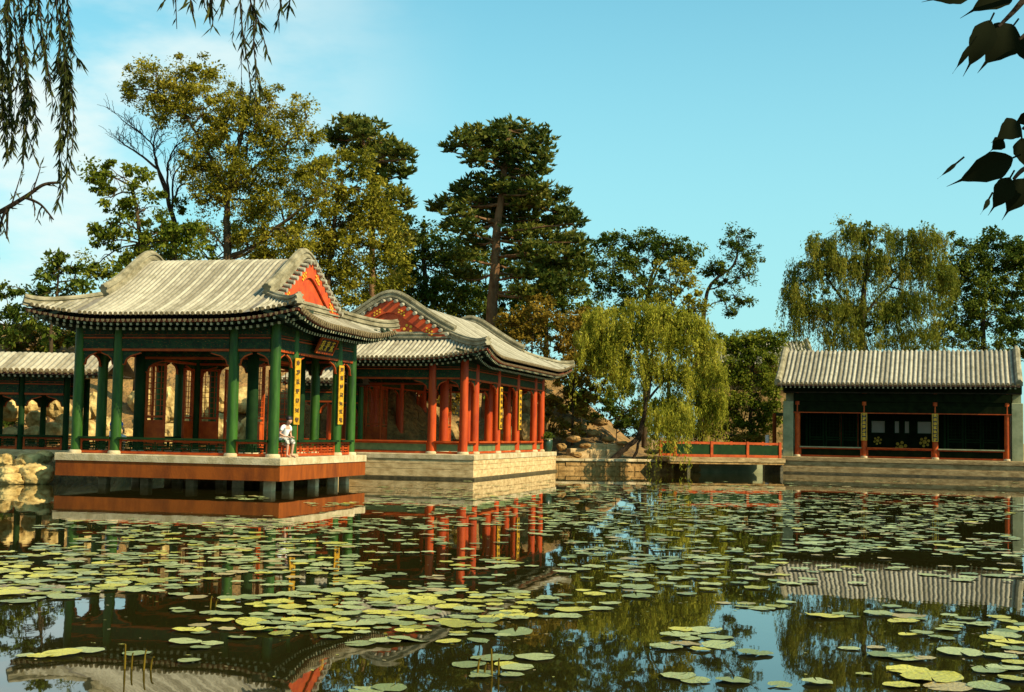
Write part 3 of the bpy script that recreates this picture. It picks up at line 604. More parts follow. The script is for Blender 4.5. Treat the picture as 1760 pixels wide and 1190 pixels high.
def hall():
    root = empty('lakeside_hall', P3O, P3T, 'low hall with ribbed grey tile roof and dark open front at right', 'hall')
    hp = .80; rf, z = gable_roof(root, -.72, 10.22, -.81, 2.3, 5.4, 4.14, 6.0, .215)
    # stepped stone platform
    q = MB(); q.bbox(-.55, 14.5, -.55, 5.4, .60, hp-.005, .02); pl = q.build('platform_slab', M['hallstone'], root)
    q = MB()
    wq = MB(); wq.bbox(-.65, 14.6, -.67, 5.4, -1.3, .07, .012); wq.build('waterline_course', M['wetstone'], root)
    for z0, z1, ins in ((.345, .585, .06), (.085, .33, .02)): q.bbox(-.55+ins, 14.5-ins, -.55+ins, 5.4, z0, z1, .015)
    q.box(-.45, 14.3, -.45, 5.3, -1, .595); q.build('platform_courses', M['hallstone'], root)
    # end walls with their pale front piers
    for u0, u1 in ((-.50, -.01), (9.85, 10.35)):
        q = MB(); q.bbox(u0, u1, -.02, .55, hp, 3.45, .02); q.build('pier', M['pier'], root)
        q = MB(); zz = [.6, 1.2, 1.8, 2.3, 3., 3.6, 4.3]; poly = [(u0+.06, v, z(v)-.14) for v in zz]
        q.prism([(u0+.06, .55, hp), (u0+.06, 4.3, hp)]+poly[::-1], (u1-u0-.12, 0, 0)); q.build('end_wall', M['pier'], root)
    cols = (.18, 3.3, 6.51, 9.66)
    for u in cols: column(root, u, .12, hp, 3.9, .13, M['redpaint'])
    q = MB(); q.box(-.0, 9.84, .0, .16, 2.95, 3.28); q.box(-.0, 9.84, .04, .12, 3.285, 3.455); q.box(-.0, 9.84, -.02, .18, 3.46, 3.85); q.box(-.5, 10.3, -.05, .22, 3.925, 4.42); q.build('lintel', M['darkpanel'], root)  # near-black instead of beam paint: the eave's shade is put into the colour
    q = MB(); q.box(-.0, 9.84, -.03, .2, 2.90, 2.94); q.build('lintel_edge', M['redpaint'], root)
    q = MB(); q.box(-.5, 10.3, .0, 4.6, 3.86, 3.92); q.build('ceiling', M['soffit'], root)
    q = MB(); q.box(-.4, 10.2, 2.6, 2.75, hp, 3.86); 
    # back wall built round the window openings
    q = MB(); wins = [(3.45, 4.15), (4.55, 4.82), (5.02, 5.29), (5.62, 6.32)]; z0w, z1w = 1.98, 2.62; v0, v1 = 2.6, 2.72
    q.box(-.02, 9.84, v0, v1, hp, z0w); q.box(-.02, 9.84, v0, v1, z1w, 3.86); xe = [-.02]+[x for w_ in wins for x in w_]+[9.84]
    for i in range(0, len(xe), 2): q.box(xe[i], xe[i+1], v0, v1, z0w, z1w)
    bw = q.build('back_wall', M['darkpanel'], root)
    for a, c_ in wins:
        q = MB(); q.box(a, c_, v0+.05, v0+.065, z0w, z1w); wn = q.build('window_pane', M['whitepaper'], bw)
        q = MB()
        for x in (a+.02, c_-.02): q.box(x-.02, x+.02, v0-.015, v0+.05, z0w, z1w)
        for zz in (z0w+.02, z1w-.02): q.box(a+.04, c_-.04, v0-.012, v0+.05, zz-.02, zz+.02)
        q.build('window_frame', M['darkgreen'], wn)
    for k in range(12):                                      # upright stiles of the screen wall
        u = .35+k*.82
        if 3.2 < u < 6.5: continue
        q = MB(); q.box(u-.05, u+.05, v0-.06, v0-.002, hp, 3.4); q.build('wall_stile', M['darkgreen'] if k not in (2, 3) else M['redpaint'], bw)
    for u in (.75, 1.55, 2.35, 7.3, 8.1, 8.9): lattice_door(root, (u+.1, 2.5), (1, 0), hp, .74, 2.3, M['darkgreen'], M['darkpanel'])
    for u, zc, s_ in ((3.78, 1.62, .68), (4.88, 1.33, .95), (5.98, 1.60, .84)):       # gilded flower medallions
        q = MB(); c = Vector((u, v0-.03, zc))
        for k in range(6):
            a = k*math.pi/3+.3; p = c+Vector((math.cos(a)*.23*s_, 0, math.sin(a)*.23*s_)); q.disc(p, (0, -1, 0), .085*s_, 9, .03)
        q.disc(c, (0, -1, 0), .12*s_, 12, .05); q.build('medallion', M['goldpaint'], bw)
    for i in range(3):
        a, b = (cols[i], .12), (cols[i+1], .12)
        rail_panel(root, a, b, hp, .50, .12, M['redpaint'], M['darkpanel'], M['pier'] if i != 1 else M['redpaint'], False)
    couplet(root, cols[1], .12, (0, -1), 1.62, 2.92, .27, .13, M['blackink'], M['gold'], M['gold'], 11)
    couplet(root, cols[2], .12, (0, -1), 1.62, 2.92, .27, .13, M['blackink'], M['gold'], M['gold'], 12)
    return root
hall()
def gallery(O, T, x0, x1, label, ncol, m_col, roofmat=None, phase=0., dep=1.9):
    root = empty('covered_gallery', O, T, label, 'gallery'); hp = .82
    rf, z = gable_roof(root, x0, x1, -.75, dep/2, dep+.75, 3.30, 4.02, .20, False, roofmat)
    q = MB(); q.bbox(x0, x1, -.4, dep+.4, -.5, hp, .02); q.build('floor_slab', M['stonewarm'], root)
    us = [x0+.35+phase+(x1-x0-.5)*i/ncol for i in range(ncol+1)]; us = [u for u in us if u < x1]
    for v in (0, dep):
        for u in us: column(root, u, v, hp, 3.25, .10, m_col, False)
        for i in range(len(us)-1): lintel(root, (us[i], v), (us[i+1], v), 2.62, M['redpaint'], .1)
        for i in range(len(us)-1): rail_panel(root, (us[i], v), (us[i+1], v), hp, .48, .1, M['redpaint'], M['darkgreen'], M['darkgreen'])
    q = MB(); q.box(x0, x1, -.1, dep+.1, 3.3, 3.34); q.build('ceiling', M['soffit'], root)
    return root
p = atY(41, 770, 43.2); gallery((p.x, 43.2, 0), -.02, -5.1, 2.85, 'covered gallery with dark posts and pale tile roof at the left edge behind the boulders', 5, M['darkgreen'], None, .15)
p = atY(560, 770, 46.5)
gallery((p.x, 46.5, 0), -.30, -1.6, .62, 'short covered gallery with pale roof seen through the right side of the green pavilion', 2, M['greencol'])
# far tiled hall roof glimpsed between the trees
def far_hall():
    p = atY(1225, 585, 92); q_ = atY(1350, 583, 92)
    root = empty('distant_hall', (p.x, 92, 0), -.02, 'distant grey tiled hall whose roof line shows between the leaning willow and the right hall', 'hall')
    gable_roof(root, -1, q_.x-p.x+1.5, -3.2, 0, 3.2, p.z-2.0, p.z, .24, True)
    q = MB(); q.box(-.6, q_.x-p.x+1.1, -2.2, 2.2, 0, p.z-1.9); q.build('wall', M['rockgrey'], root)
far_hall()
# ------------------------------------------------------------------ flat bridge with red railing beside the hall
def bridge():
    a = atY(1160, 789, 58.6); b = atY(1347, 790, 59.8)
    ang = math.atan2(b.y-a.y, b.x-a.x); Ln = math.hypot(b.x-a.x, b.y-a.y); hp = .74
    root = empty('low_bridge', (a.x, a.y, 0), ang, 'low stone slab bridge with red railing between the willow bank and the hall', 'bridge')
    q = MB(); q.bbox(-.3, Ln+.05, -.1, 2.0, .54, hp, .02); q.build('deck', M['hallstone'], root)
    q = MB(); q.box(-.3, Ln, -.06, .10, .44, .535); q.build('deck_beam', M['bankstone'], root)
    for u in (.7, Ln-.05):
        q = MB(); q.bbox(u-.08, u+.08, .1, 1.8, -1.35, .435, .02); q.build('bridge_pier', M['wetstone'], root)
    q = MB(); q.box(-.2, Ln, 2.3, 2.4, -1.3, .5); q.build('back_wall', M['pier'], root)
    for v in (0, 1.9):
        n = 3; us = [.0+(Ln-.25)*i/n for i in range(n+1)]; us = [0, Ln*.33, Ln*.66, Ln-.2]
        for u in us: q = MB(); q.bbox(u-.065, u+.065, v-.065, v+.065, hp, hp+.72, .01); q.build('railing_post', M['redpaint'], root)
        for i in range(3):
            q = MB()
            for zz, h in ((hp+.07, .11), (hp+.64, .10)): q.bar((us[i]+.065, v, zz), (us[i+1]-.065, v, zz), .08, h)
            rl = q.build('railing', M['redpaint'], root)
            q = MB(); q.bar((us[i]+.065, v, hp+.35), (us[i+1]-.065, v, hp+.35), .03, .44); q.build('infill_panel', M['darkgreen'], rl)
    return root
bridge()
# gallery posts left of the hall
def posts():
    p = atY(1331, 755, 66); root = empty('corridor_frame', (p.x, 66, .6), -.2, 'orange brown and white corridor posts standing left of the hall among shrubs', 'corridor')
    for u, h, m in ((0, 2.6, M['fascia']), (-.35, 1.5, M['white'])):
        q = MB(); q.lathe((u, 0, -.3), [(.10, 0), (.10, h)], 12); q.build('post', m, root)
    q = MB(); q.bar((-.05, 0, 2.25), (1.4, 0, 2.25), .12, .16); q.build('beam', M['beam'], root)
posts()
#==MARK_NATURE==
# ------------------------------------------------------------------ vegetation
def unit(n): v = rng.normal(size=(n, 3)); return v/np.linalg.norm(v, axis=1, keepdims=True)
def leafquads(C, D, Nn, ln, wd):
    """rhombic leaves: centre C, axis D, normal hint Nn, length ln, width wd (arrays)"""
    D = D/np.linalg.norm(D, axis=1, keepdims=True); S = np.cross(D, Nn); S /= np.linalg.norm(S, axis=1, keepdims=True)+1e-9
    ln = np.broadcast_to(ln, (len(C),))[:, None]; wd = np.broadcast_to(wd, (len(C),))[:, None]
    return np.stack([C-D*ln/2, C+S*wd/2-D*ln*.08, C+D*ln/2, C-S*wd/2-D*ln*.08], 1)
def lobe_world(l, Y0):
    cx, cy, rx, ry = l[:4]; Y = Y0+(l[4] if len(l) > 4 else 0); c = atY(cx, cy, Y); k = m_px(Y)
    return np.array(c), np.array([rx*k, max(rx, ry)*k*.8 if len(l) < 6 else l[5], ry*k])
def path_px(pts, Y):
    return [atY(p[0], p[1], Y+(p[2] if len(p) > 2 else 0)) for p in pts]
def smooth_path(P, n=5):
    P = [Vector(p) for p in P]; o = []
    for i in range(len(P)-1):
        p0 = P[max(i-1, 0)]; p1 = P[i]; p2 = P[i+1]; p3 = P[min(i+2, len(P)-1)]
        for k in range(n):
            t = k/n; o.append(.5*((2*p1)+(p2-p0)*t+(2*p0-5*p1+4*p2-p3)*t*t+(3*p1-p0-3*p2+p3)*t*t*t))
    return o+[P[-1]]
def wood(mb, pts, r0, r1, jit=.0):
    P = smooth_path(pts); n = len(P)
    if jit: P = [p+Vector((random.uniform(-jit, jit), random.uniform(-jit, jit), random.uniform(-jit, jit)*.5)) if 0 < i < n-1 else p for i, p in enumerate(P)]
    mb.tube(P, [r0+(r1-r0)*(i/(n-1))**.8 for i in range(n)], 7); return P
def clump_centres(lobes, Y0, per, shell=.35):
    out = []
    for l in lobes:
        c, r = lobe_world(l, Y0); vol = r[0]*r[2]
        n = max(6, int(per*4.2*vol)); d = unit(n); u = rng.random(n)**(1/2.2); u = shell+(1-shell)*u
        out.append(c+d*r*u[:, None])
    return np.concatenate(out)
def foliage(lobes, Y0, per, leaves, rc, ln, flat=.7, droop=0., gap=0.):
    C = clump_centres(lobes, Y0, per); n = len(C)
    if gap: C = C[rng.random(n) > gap]; n = len(C)
    rcs = rc*(.4+1.1*rng.random(n)**1.4); k = int(leaves*2.4); cc = np.repeat(C, k, 0); rr = np.repeat(rcs, k)
    d = unit(n*k); u = rng.random(n*k)**.6; P = cc+d*(rr*u)[:, None]*np.array([1, 1, flat])
    D = d*.8+unit(n*k)*.7; D[:, 2] -= droop; Nn = unit(n*k)*.8; Nn[:, 2] += .9
    L_ = ln*.92*np.repeat(.7+.7*rng.random(n), k)*(.6+.8*rng.random(n*k)); return leafquads(P, D, Nn, L_, L_*.6), C
def tree(name, label, cat, Y, lobes, trunk, m_leaf, m_bark, per=3.2, leaves=26, rc=.55, ln=.20, limbs=None, r0=.22, group=None, flat=.7, twigs=.35, gap=0., droop=.2, extra=None):
    base = atY(*trunk[0][:2], Y); gz = float(ground_z(base.x, Y)); root = empty(name, (base.x, Y, gz), 0, label, cat, group); O = Vector(root.location)
    V, C = foliage(lobes, Y, per, leaves, rc, ln, flat, droop, gap)
    if extra is not None: V = np.concatenate([V, extra])
    quads('crown', V-np.array(O), m_leaf, root)
    mb = MB(); T = path_px(trunk, Y); T[0] = Vector((T[0].x, T[0].y, gz-.3)); P = wood(mb, T, r0, r0*.35, .03)
    ends_ = []
    for l in (limbs or []): ends_ += wood(mb, path_px(l[1], Y), l[0], l[0]*.25, .05)
    pts = P[len(P)//2:]+ends_
    A = np.array([tuple(p) for p in pts])
    for l in lobes:                                          # limb out to every foliage mass, then twigs
        c, r = lobe_world(l, Y); j = np.argmin(np.linalg.norm(A-(c-np.array([0, 0, r[2]*.4])), axis=1)); a = Vector(A[j]); e = Vector(c)
        mid = a.lerp(e, .5)+Vector((0, 0, .12*(e-a).length)); Q = wood(mb, [a, mid, e], max(.035, r0*.28), .02, .04)
        for _ in range(int(2+twigs*10)):
            s_ = random.choice(Q[len(Q)//3:]); d = Vector(unit(1)[0]*r*.9); wood(mb, [s_, s_+d*.5+Vector((0, 0, .1)), s_+d], .022, .008)
    mb.build('trunk', m_bark, root); mv = Vector((0, 0, 0))
    for ch in root.children:
        if ch.name.startswith('trunk'): ch.data.transform(Matrix.Translation(-O))
    return root
def strands(lobes, Y0, per, length, nleaf, ln, wd, sway=.12):
    """hanging willow streamers: narrow leaves along drooping lines"""
    S = []
    for l in lobes:
        c, r = lobe_world(l, Y0); n = max(8, int(per*4.5*r[0]*r[2])); d = unit(n); d[:, 2] = np.abs(d[:, 2])*.9-.15; S.append(np.repeat(c+d*r*(.55+.45*rng.random((n, 1))), 1, 0))
    S = np.concatenate(S); B_ = S[rng.permutation(len(S))[:max(3, len(S)//10)]]; S = np.repeat(B_, 10, 0)+rng.normal(size=(len(B_)*10, 3))*np.array([.19, .19, .14]); n = len(S); bl = np.repeat(.5+.8*rng.random(len(B_)), 10); Ls = bl* length*(.25+1.0*rng.random(n)**1.6); t = rng.random((n, nleaf)); dirh = np.repeat(rng.normal(size=(len(B_), 2))*sway, 10, 0)+rng.normal(size=(n, 2))*sway*.35
    P = np.repeat(S[:, None, :], nleaf, 1); P[:, :, 2] -= t*Ls[:, None]; bow = np.sqrt(t)
    P[:, :, 0] += dirh[:, :1]*Ls[:, None]*bow; P[:, :, 1] += dirh[:, 1:]*Ls[:, None]*bow; P += rng.normal(size=P.shape)*.05
    P = P.reshape(-1, 3); D = rng.normal(size=P.shape)*.45; D[:, 2] -= 1; Nn = unit(len(P)); L_ = ln*(.6+.8*rng.random(len(P)))
    return leafquads(P, D, Nn, L_, L_*wd), S
def needles(lobes, Y0, per, ln, nq=7):
    """pine pads: tufts of stiff narrow needles on flat layered pads"""
    C = []
    for l in lobes:
        c, r = lobe_world(l, Y0); r = r.copy(); r[1] = min(max(r[0]*.9, .8), 3.); r[2] *= 1.65; n = max(12, int(per*r[0]*r[1]*8)); d = unit(n); u = rng.random(n)**.5
        p = c+d*r*u[:, None]; sub = .12*np.sin(p[:, 0]*2.3+p[:, 1]*1.7); p[:, 2] += sub; C.append(p)
    C = np.concatenate(C); n = len(C); cc = np.repeat(C, nq, 0); D = unit(n*nq); D[:, 2] = np.abs(D[:, 2])*.8+.1; L_ = ln*(.6+.7*rng.random(n*nq))
    return leafquads(cc+D*(L_*.4)[:, None], D, unit(n*nq), L_, L_*.34), C
def pine(name, label, Y, pads, trunk, m_leaf, m_bark, per, ln, r0, group=None):
    base = atY(*trunk[0][:2], Y); gz = float(ground_z(base.x, Y)); root = empty(name, (base.x, Y, gz), 0, label, 'tree', group); O = Vector(root.location)
    pads = [(p[0], p[1], p[2], p[3], random.uniform(-2.2, 2.2)) for p in pads]
    V, C = needles(pads, Y, per, ln); quads('crown', V-np.array(O), m_leaf, root)
    mb = MB(); T = path_px(trunk, Y); T[0] = Vector((T[0].x, T[0].y, gz-.3)); P = wood(mb, T, r0, r0*.3, .03); A = np.array([tuple(p) for p in P[len(P)//4:]])
    for l in pads:
        c, r = lobe_world(l, Y); tgt = c-np.array([0, 0, .15]); j = np.argmin(np.linalg.norm((A-tgt)*np.array([.3, .3, 1]), axis=1)); a = Vector(A[j]); e = Vector(tgt)
        mid = a.lerp(e, .55)+Vector((0, 0, random.uniform(-.25, .15))); Q = wood(mb, [a, mid, e], .075, .03, .06)
        for _ in range(5):
            s_ = random.choice(Q[len(Q)//3:]); d = Vector(unit(1)[0]*r*.9); d.z = abs(d.z)*.3; wood(mb, [s_, s_+d*.5, s_+d], .03, .01)
    for v in range(len(mb.v)): mb.v[v] = (mb.v[v][0]-O.x, mb.v[v][1]-O.y, mb.v[v][2]-O.z)
    mb.build('trunk', m_bark, root); return root
TG = 'trees on the hill behind the pond'
# tall arching tree behind the green pavilion
tree('tall_tree', 'tallest olive green tree with arching crown behind the green pavilion roof', 'tree', 55,
     [(270,125,50,28),(330,120,45,28),(235,155,35,26),(300,165,62,38),(370,175,60,42),(430,165,40,38),(480,180,45,32),(525,190,28,26),(350,215,50,38),(410,225,60,46),(470,235,50,40),(520,240,38,34),
      (380,280,50,40),(440,290,60,45),(500,280,50,40),(365,330,34,40),(420,345,45,35),(470,340,50,40),(520,330,45,40),(350,390,30,30),(320,150,40,30),(300,200,40,26),(340,260,36,34),(400,300,50,36),(430,350,44,34),(470,390,44,30),(420,400,34,26),(500,410,40,28),(360,340,34,30),(330,300,24,26),(540,290,34,30),(260,175,34,20),(450,210,40,34),(400,200,44,30)],
     [(393,470),(391,420),(390,370),(396,310),(410,250),(425,190)], M['leafolive'], M['bark'], 4.8, 50, .5, .115,
     [(.11, [(393,345),(370,290),(345,240),(310,190),(270,160)]), (.09, [(398,320),(450,280),(500,240),(530,200)]), (.09, [(395,440),(440,420),(500,370),(560,330)]), (.05, [(420,270),(440,210),(470,175)])], .20, TG, gap=.04)
tree('broad_tree', 'golden olive rounded tree between the arching tree and the dark pines', 'tree', 58,
     [(580,300,50,45),(620,330,45,45),(545,340,50,45),(590,380,65,45),(530,400,50,45),(640,390,45,45),(600,430,60,45),(545,460,55,45),(620,480,50,45),(560,510,50,40),(480,410,40,40),(480,460,40,40),(440,440,40,26),(650,340,34,34),(670,380,30,34),(680,430,34,34),(610,280,34,26)],
     [(560,560),(562,490),(570,420),(580,350),(590,300)], M['leafolive'], M['bark'], 4.0, 36, .55, .15, [(.08, [(400,445),(440,425),(500,375),(555,335),(600,325)])], .18, TG)
tree('leafy_tree', 'mid green leafy tree with clumped crown left of the tall arching tree', 'tree', 51,
     [(165,305,26,22),(200,300,30,22),(190,340,40,28),(240,320,26,26),(250,360,46,36),(185,385,30,24),(290,395,40,36),(230,410,45,34),(175,420,24,24),(280,440,50,34),(165,455,22,34),(215,460,36,26),(330,430,36,36),(330,395,24,24)],
     [(240,520),(240,470),(242,420),(235,360),(225,320)], M['leafmid'], M['bark'], 3.8, 36, .42, .17, None, .15, TG, gap=.1)
tree('small_tree', 'small dark green tree at the far left behind the pavilion roof corner', 'tree', 49,
     [(100,450,16,20),(85,470,18,14),(125,460,14,16),(105,500,38,16),(85,520,30,14),(140,490,18,14),(30,500,34,12),(15,530,26,26),(50,545,36,22),(95,555,42,20),(25,575,30,20)],
     [(85,610),(88,570),(95,520),(102,470)], M['leafdark'], M['bark'], 4.2, 26, .36, .17, None, .10, TG)
tree('brown_shrub', 'brown olive shrub above the left gallery roof', 'shrub', 54, [(20,585,30,18),(60,580,34,18),(100,590,30,14),(135,585,20,18),(60,598,40,8)], [(60,620),(60,600),(60,585)], M['leafbrown'], M['bark'], 4.5, 26, .35, .16, None, .06)
def bare_tree():
    Y = 56; base = atY(300, 440, Y); gz = float(ground_z(base.x, Y)); root = empty('bare_tree', (base.x, Y, gz), 0, 'bare leafless tree with thin dark branches left of the tall arching tree', 'tree', TG); O = Vector(root.location); mb = MB()
    def br(pts, r0, r1, lev):
        P = wood(mb, path_px(pts, Y) if not isinstance(pts[0], Vector) else pts, r0, r1, .03)
        if lev:
            for _ in range(9 if lev == 2 else 5):
                i = random.randrange(len(P)//4, len(P)); d = (P[min(i+1, len(P)-1)]-P[max(i-1, 0)]).normalized(); q = Vector(unit(1)[0]); q.z = abs(q.z)*.6+.1; dd = (d*.6+q*.8).normalized()*random.uniform(.5, 1.3)*(.6 if lev == 1 else 1)
                br([P[i], P[i]+dd*.5+Vector((0, 0, .05)), P[i]+dd], max(.012, r1*.9), .007, lev-1)
    tr = [Vector((base.x, Y, gz-.3))]+path_px([(300,400), (292,360), (285,320)], Y); wood(mb, tr, .14, .08, .02)
    for pts in ([(292,350),(270,290),(262,250),(235,225),(208,205)], [(285,320),(268,275),(265,240),(275,215)], [(292,360),(310,320),(335,318)], [(270,290),(240,265),(215,250),(205,240)], [(290,340),(288,290),(300,255),(330,235)], [(295,365),(300,300),(320,280)]): br(pts, .06, .018, 2)
    for i in range(len(mb.v)): mb.v[i] = tuple(Vector(mb.v[i])-O)
    mb.build('trunk', M['barkdark'], root)
    V, C = foliage([(300,385,22,30), (310,350,12,14), (290,420,26,22)], Y, 5, 26, .35, .15); quads('crown', V-np.array(O), M['leafdark'], root)
bare_tree()
pine('layered_pine', 'flat topped dark pine behind the golden olive tree', 62, [(600,212,34,10),(625,222,42,12),(580,235,34,12),(645,245,40,12),(680,262,34,9),(700,268,18,7),(620,258,45,14),(660,285,40,11),(695,295,20,7),(650,310,30,12),(680,335,26,10),(700,350,20,10),(655,345,30,12),(670,380,40,16),(690,410,34,14)],
     [(640,560),(640,470),(640,380),(635,300),(620,220)], M['leafpine'], M['barkpine'], 11, .33, .20, TG)
pine('layered_pine', 'tallest dark pine with tiered branches and reddish trunk in the centre', 66, 
     [(830,228,46,11),(880,226,50,11),(925,240,34,12),(800,243,30,10),(772,256,18,6),(850,252,60,13),(905,262,46,14),(940,272,18,12),(820,270,36,9),(870,285,44,11),(925,290,32,11),(895,305,40,10),
      (835,318,46,10),(790,328,26,8),(880,326,46,11),(925,322,36,10),(960,338,24,10),(770,345,22,6),(748,354,16,6),(820,345,46,11),(865,352,50,12),(915,350,46,11),(965,362,30,10),(790,368,36,8),(840,375,46,10),(900,378,54,11),(955,388,40,11),(985,380,24,8),
      (800,395,40,9),(775,388,20,7),(900,402,50,10),(960,412,46,10),(998,412,18,8),(820,418,34,9),(930,432,50,11),(985,440,34,11),(890,440,34,9),(800,440,34,10),(950,462,50,12),(1000,465,24,10),(905,470,40,11),(960,490,50,12),(920,505,46,12),(800,475,34,10)],
     [(840,600),(845,540),(850,470),(854,400),(864,320),(872,250),(874,228)], M['leafpine'], M['barkpine'], 10, .34, .36, TG)
tree('background_tree', 'dark green background tree left of the tallest pine behind the red pavilion', 'tree', 71, [(730,395,34,22),(700,440,50,36),(760,430,44,34),(720,480,60,40),(790,470,44,40),(670,470,40,40),(660,520,50,40),(740,520,60,36),(800,520,50,36),(690,400,24,30)], [(730,580),(730,500),(728,440),(728,400)], M['leafdark'], M['bark'], 3.6, 36, .6, .18, None, .2, TG)
tree('background_tree', 'dark olive background tree right of the tallest pine trunk', 'tree', 73, [(920,500,50,36),(970,480,44,40),(1000,440,30,26),(930,545,54,36),(990,525,44,40),(890,540,40,40)], [(940,600),(940,540),(950,490)], M['leafdark'], M['bark'], 3.4, 34, .6, .18, None, .18, TG, gap=.1)
tree('background_tree', 'olive background tree between the golden tree and the red pavilion gable', 'tree', 67, [(600,520,50,40),(650,500,40,36),(640,560,50,30),(570,560,46,34),(690,545,46,36),(740,560,44,30),(600,450,34,28),(680,470,34,26)], [(640,620),(642,560),(645,500)], M['leafolive'], M['bark'], 3.8, 36, .55, .16, None, .16, TG)
tree('background_tree', 'mid green background tree behind the leafy tree and the arching trunk', 'tree', 66, [(330,420,50,34),(380,400,40,34),(290,400,40,30),(440,420,50,34),(350,460,60,30),(260,440,40,30),(480,440,40,34),(420,470,60,26),(200,460,40,26)], [(360,560),(360,500),(362,450)], M['leafmid'], M['bark'], 3.0, 34, .55, .15, None, .15, TG, gap=.1)
tree('background_tree', 'dark background tree directly behind the trunk of the tallest pine', 'tree', 75, [(820,540,50,36),(860,500,44,34),(790,500,40,34),(880,450,50,30),(830,440,44,30),(780,440,36,26),(900,560,50,30),(850,570,50,30)], [(830,640),(832,560),(836,500)], M['leafdark'], M['bark'], 3.6, 36, .6, .18, None, .18, TG)
tree('background_tree', 'light olive background tree above the leaning willow', 'tree', 72, [(1150,470,34,26),(1185,490,30,30),(1160,530,44,34),(1200,540,26,34),(1110,540,40,30),(1040,560,34,34),(1000,590,30,30),(1060,600,34,30),(1170,580,44,34)], [(1150,640),(1150,580),(1155,520)], M['leafolive'], M['bark'], 3.8, 36, .5, .16, None, .15, TG)
tree('brown_shrub', 'yellow brown shrub above the far end of the red pavilion roof', 'shrub', 64, [(885,545,30,26),(915,540,34,30),(945,565,40,34),(900,575,40,28),(960,600,34,30),(925,525,26,24),(870,570,26,24)], [(915,640),(915,600),(918,560)], M['leafbrown'], M['bark'], 4, 26, .4, .18, None, .07)
tree('dark_shrub', 'dark shrub beside the lifted right eave of the red pavilion', 'shrub', 63, [(975,640,34,30),(1000,600,30,34),(960,670,34,26),(1010,660,34,34),(985,560,30,30),(1000,700,34,24),(950,700,20,20)], [(985,730),(985,690),(988,640)], M['leafbrown'], M['bark'], 4, 26, .4, .18, None, .07)
tree('round_tree', 'dark rounded tree crown between the tallest pine and the leaning willow', 'tree', 77, [(1055,420,34,22),(1095,412,40,20),(1135,420,40,20),(1175,428,34,18),(1190,440,16,16),(1060,450,40,26),(1110,445,46,24),(1155,450,34,22),(1040,480,34,26),(1085,485,40,28),(1130,490,34,30),(1060,520,40,26),(1110,520,40,30),(1040,420,24,18)], [(1110,600),(1112,540),(1115,490),(1130,450)], M['leafdark'], M['bark'], 4.2, 40, .5, .16, [(.09, [(1115,500),(1135,455),(1165,435)]), (.08, [(1112,500),(1080,460),(1050,430)])], .2, TG, gap=.1)
tree('dark_tree', 'isolated dark tree with crooked trunk against the sky right of the willow', 'tree', 79, [(1268,402,30,14),(1250,425,32,16),(1290,425,26,16),(1270,450,40,18),(1240,455,26,14),(1300,455,18,14),(1280,478,30,14),(1245,480,26,12),(1225,465,18,10),(1262,508,28,14),(1240,512,18,12),(1278,520,16,12),(1250,535,14,8)], [(1204,650),(1206,600),(1210,540),(1216,500),(1236,475),(1262,455),(1270,420)], M['leafdark'], M['barkdark'], 4.4, 34, .42, .15, [(.06, [(1208,530),(1232,520),(1262,512)]), (.06, [(1216,500),(1250,486),(1282,474)])], .17, TG, gap=.15)
tree('bushy_tree', 'dense green bushy tree right of the leaning willow beside the hall', 'tree', 70, [(1310,580,26,16),(1285,600,30,24),(1325,610,24,26),(1260,620,26,30),(1300,640,40,36),(1260,670,36,36),(1325,670,26,40),(1240,720,34,30),(1290,710,40,36),(1325,725,24,30),(1275,745,44,18),(1330,580,26,16),(1245,590,22,14),(1270,580,26,10),(1300,610,40,20)], [(1290,790),(1290,720),(1292,650),(1300,600)], M['leafmid'], M['bark'], 5.4, 36, .5, .16, None, .14, TG)
tree('dark_background_tree', 'dark broadleaf tree behind the right part of the hall roof', 'tree', 77, [(1640,415,18,14),(1700,412,24,16),(1745,425,20,20),(1660,440,36,24),(1715,445,40,26),(1640,480,44,30),(1690,490,46,32),(1745,480,34,40),(1650,530,50,34),(1710,540,50,34),(1760,540,34,44),(1630,575,44,24),(1690,585,50,20),(1790,450,40,50),(1780,590,60,30)], [(1690,640),(1690,580),(1692,520),(1695,460)], M['leafdark'], M['barkdark'], 5.2, 44, .55, .17, None, .2, TG, gap=.06)
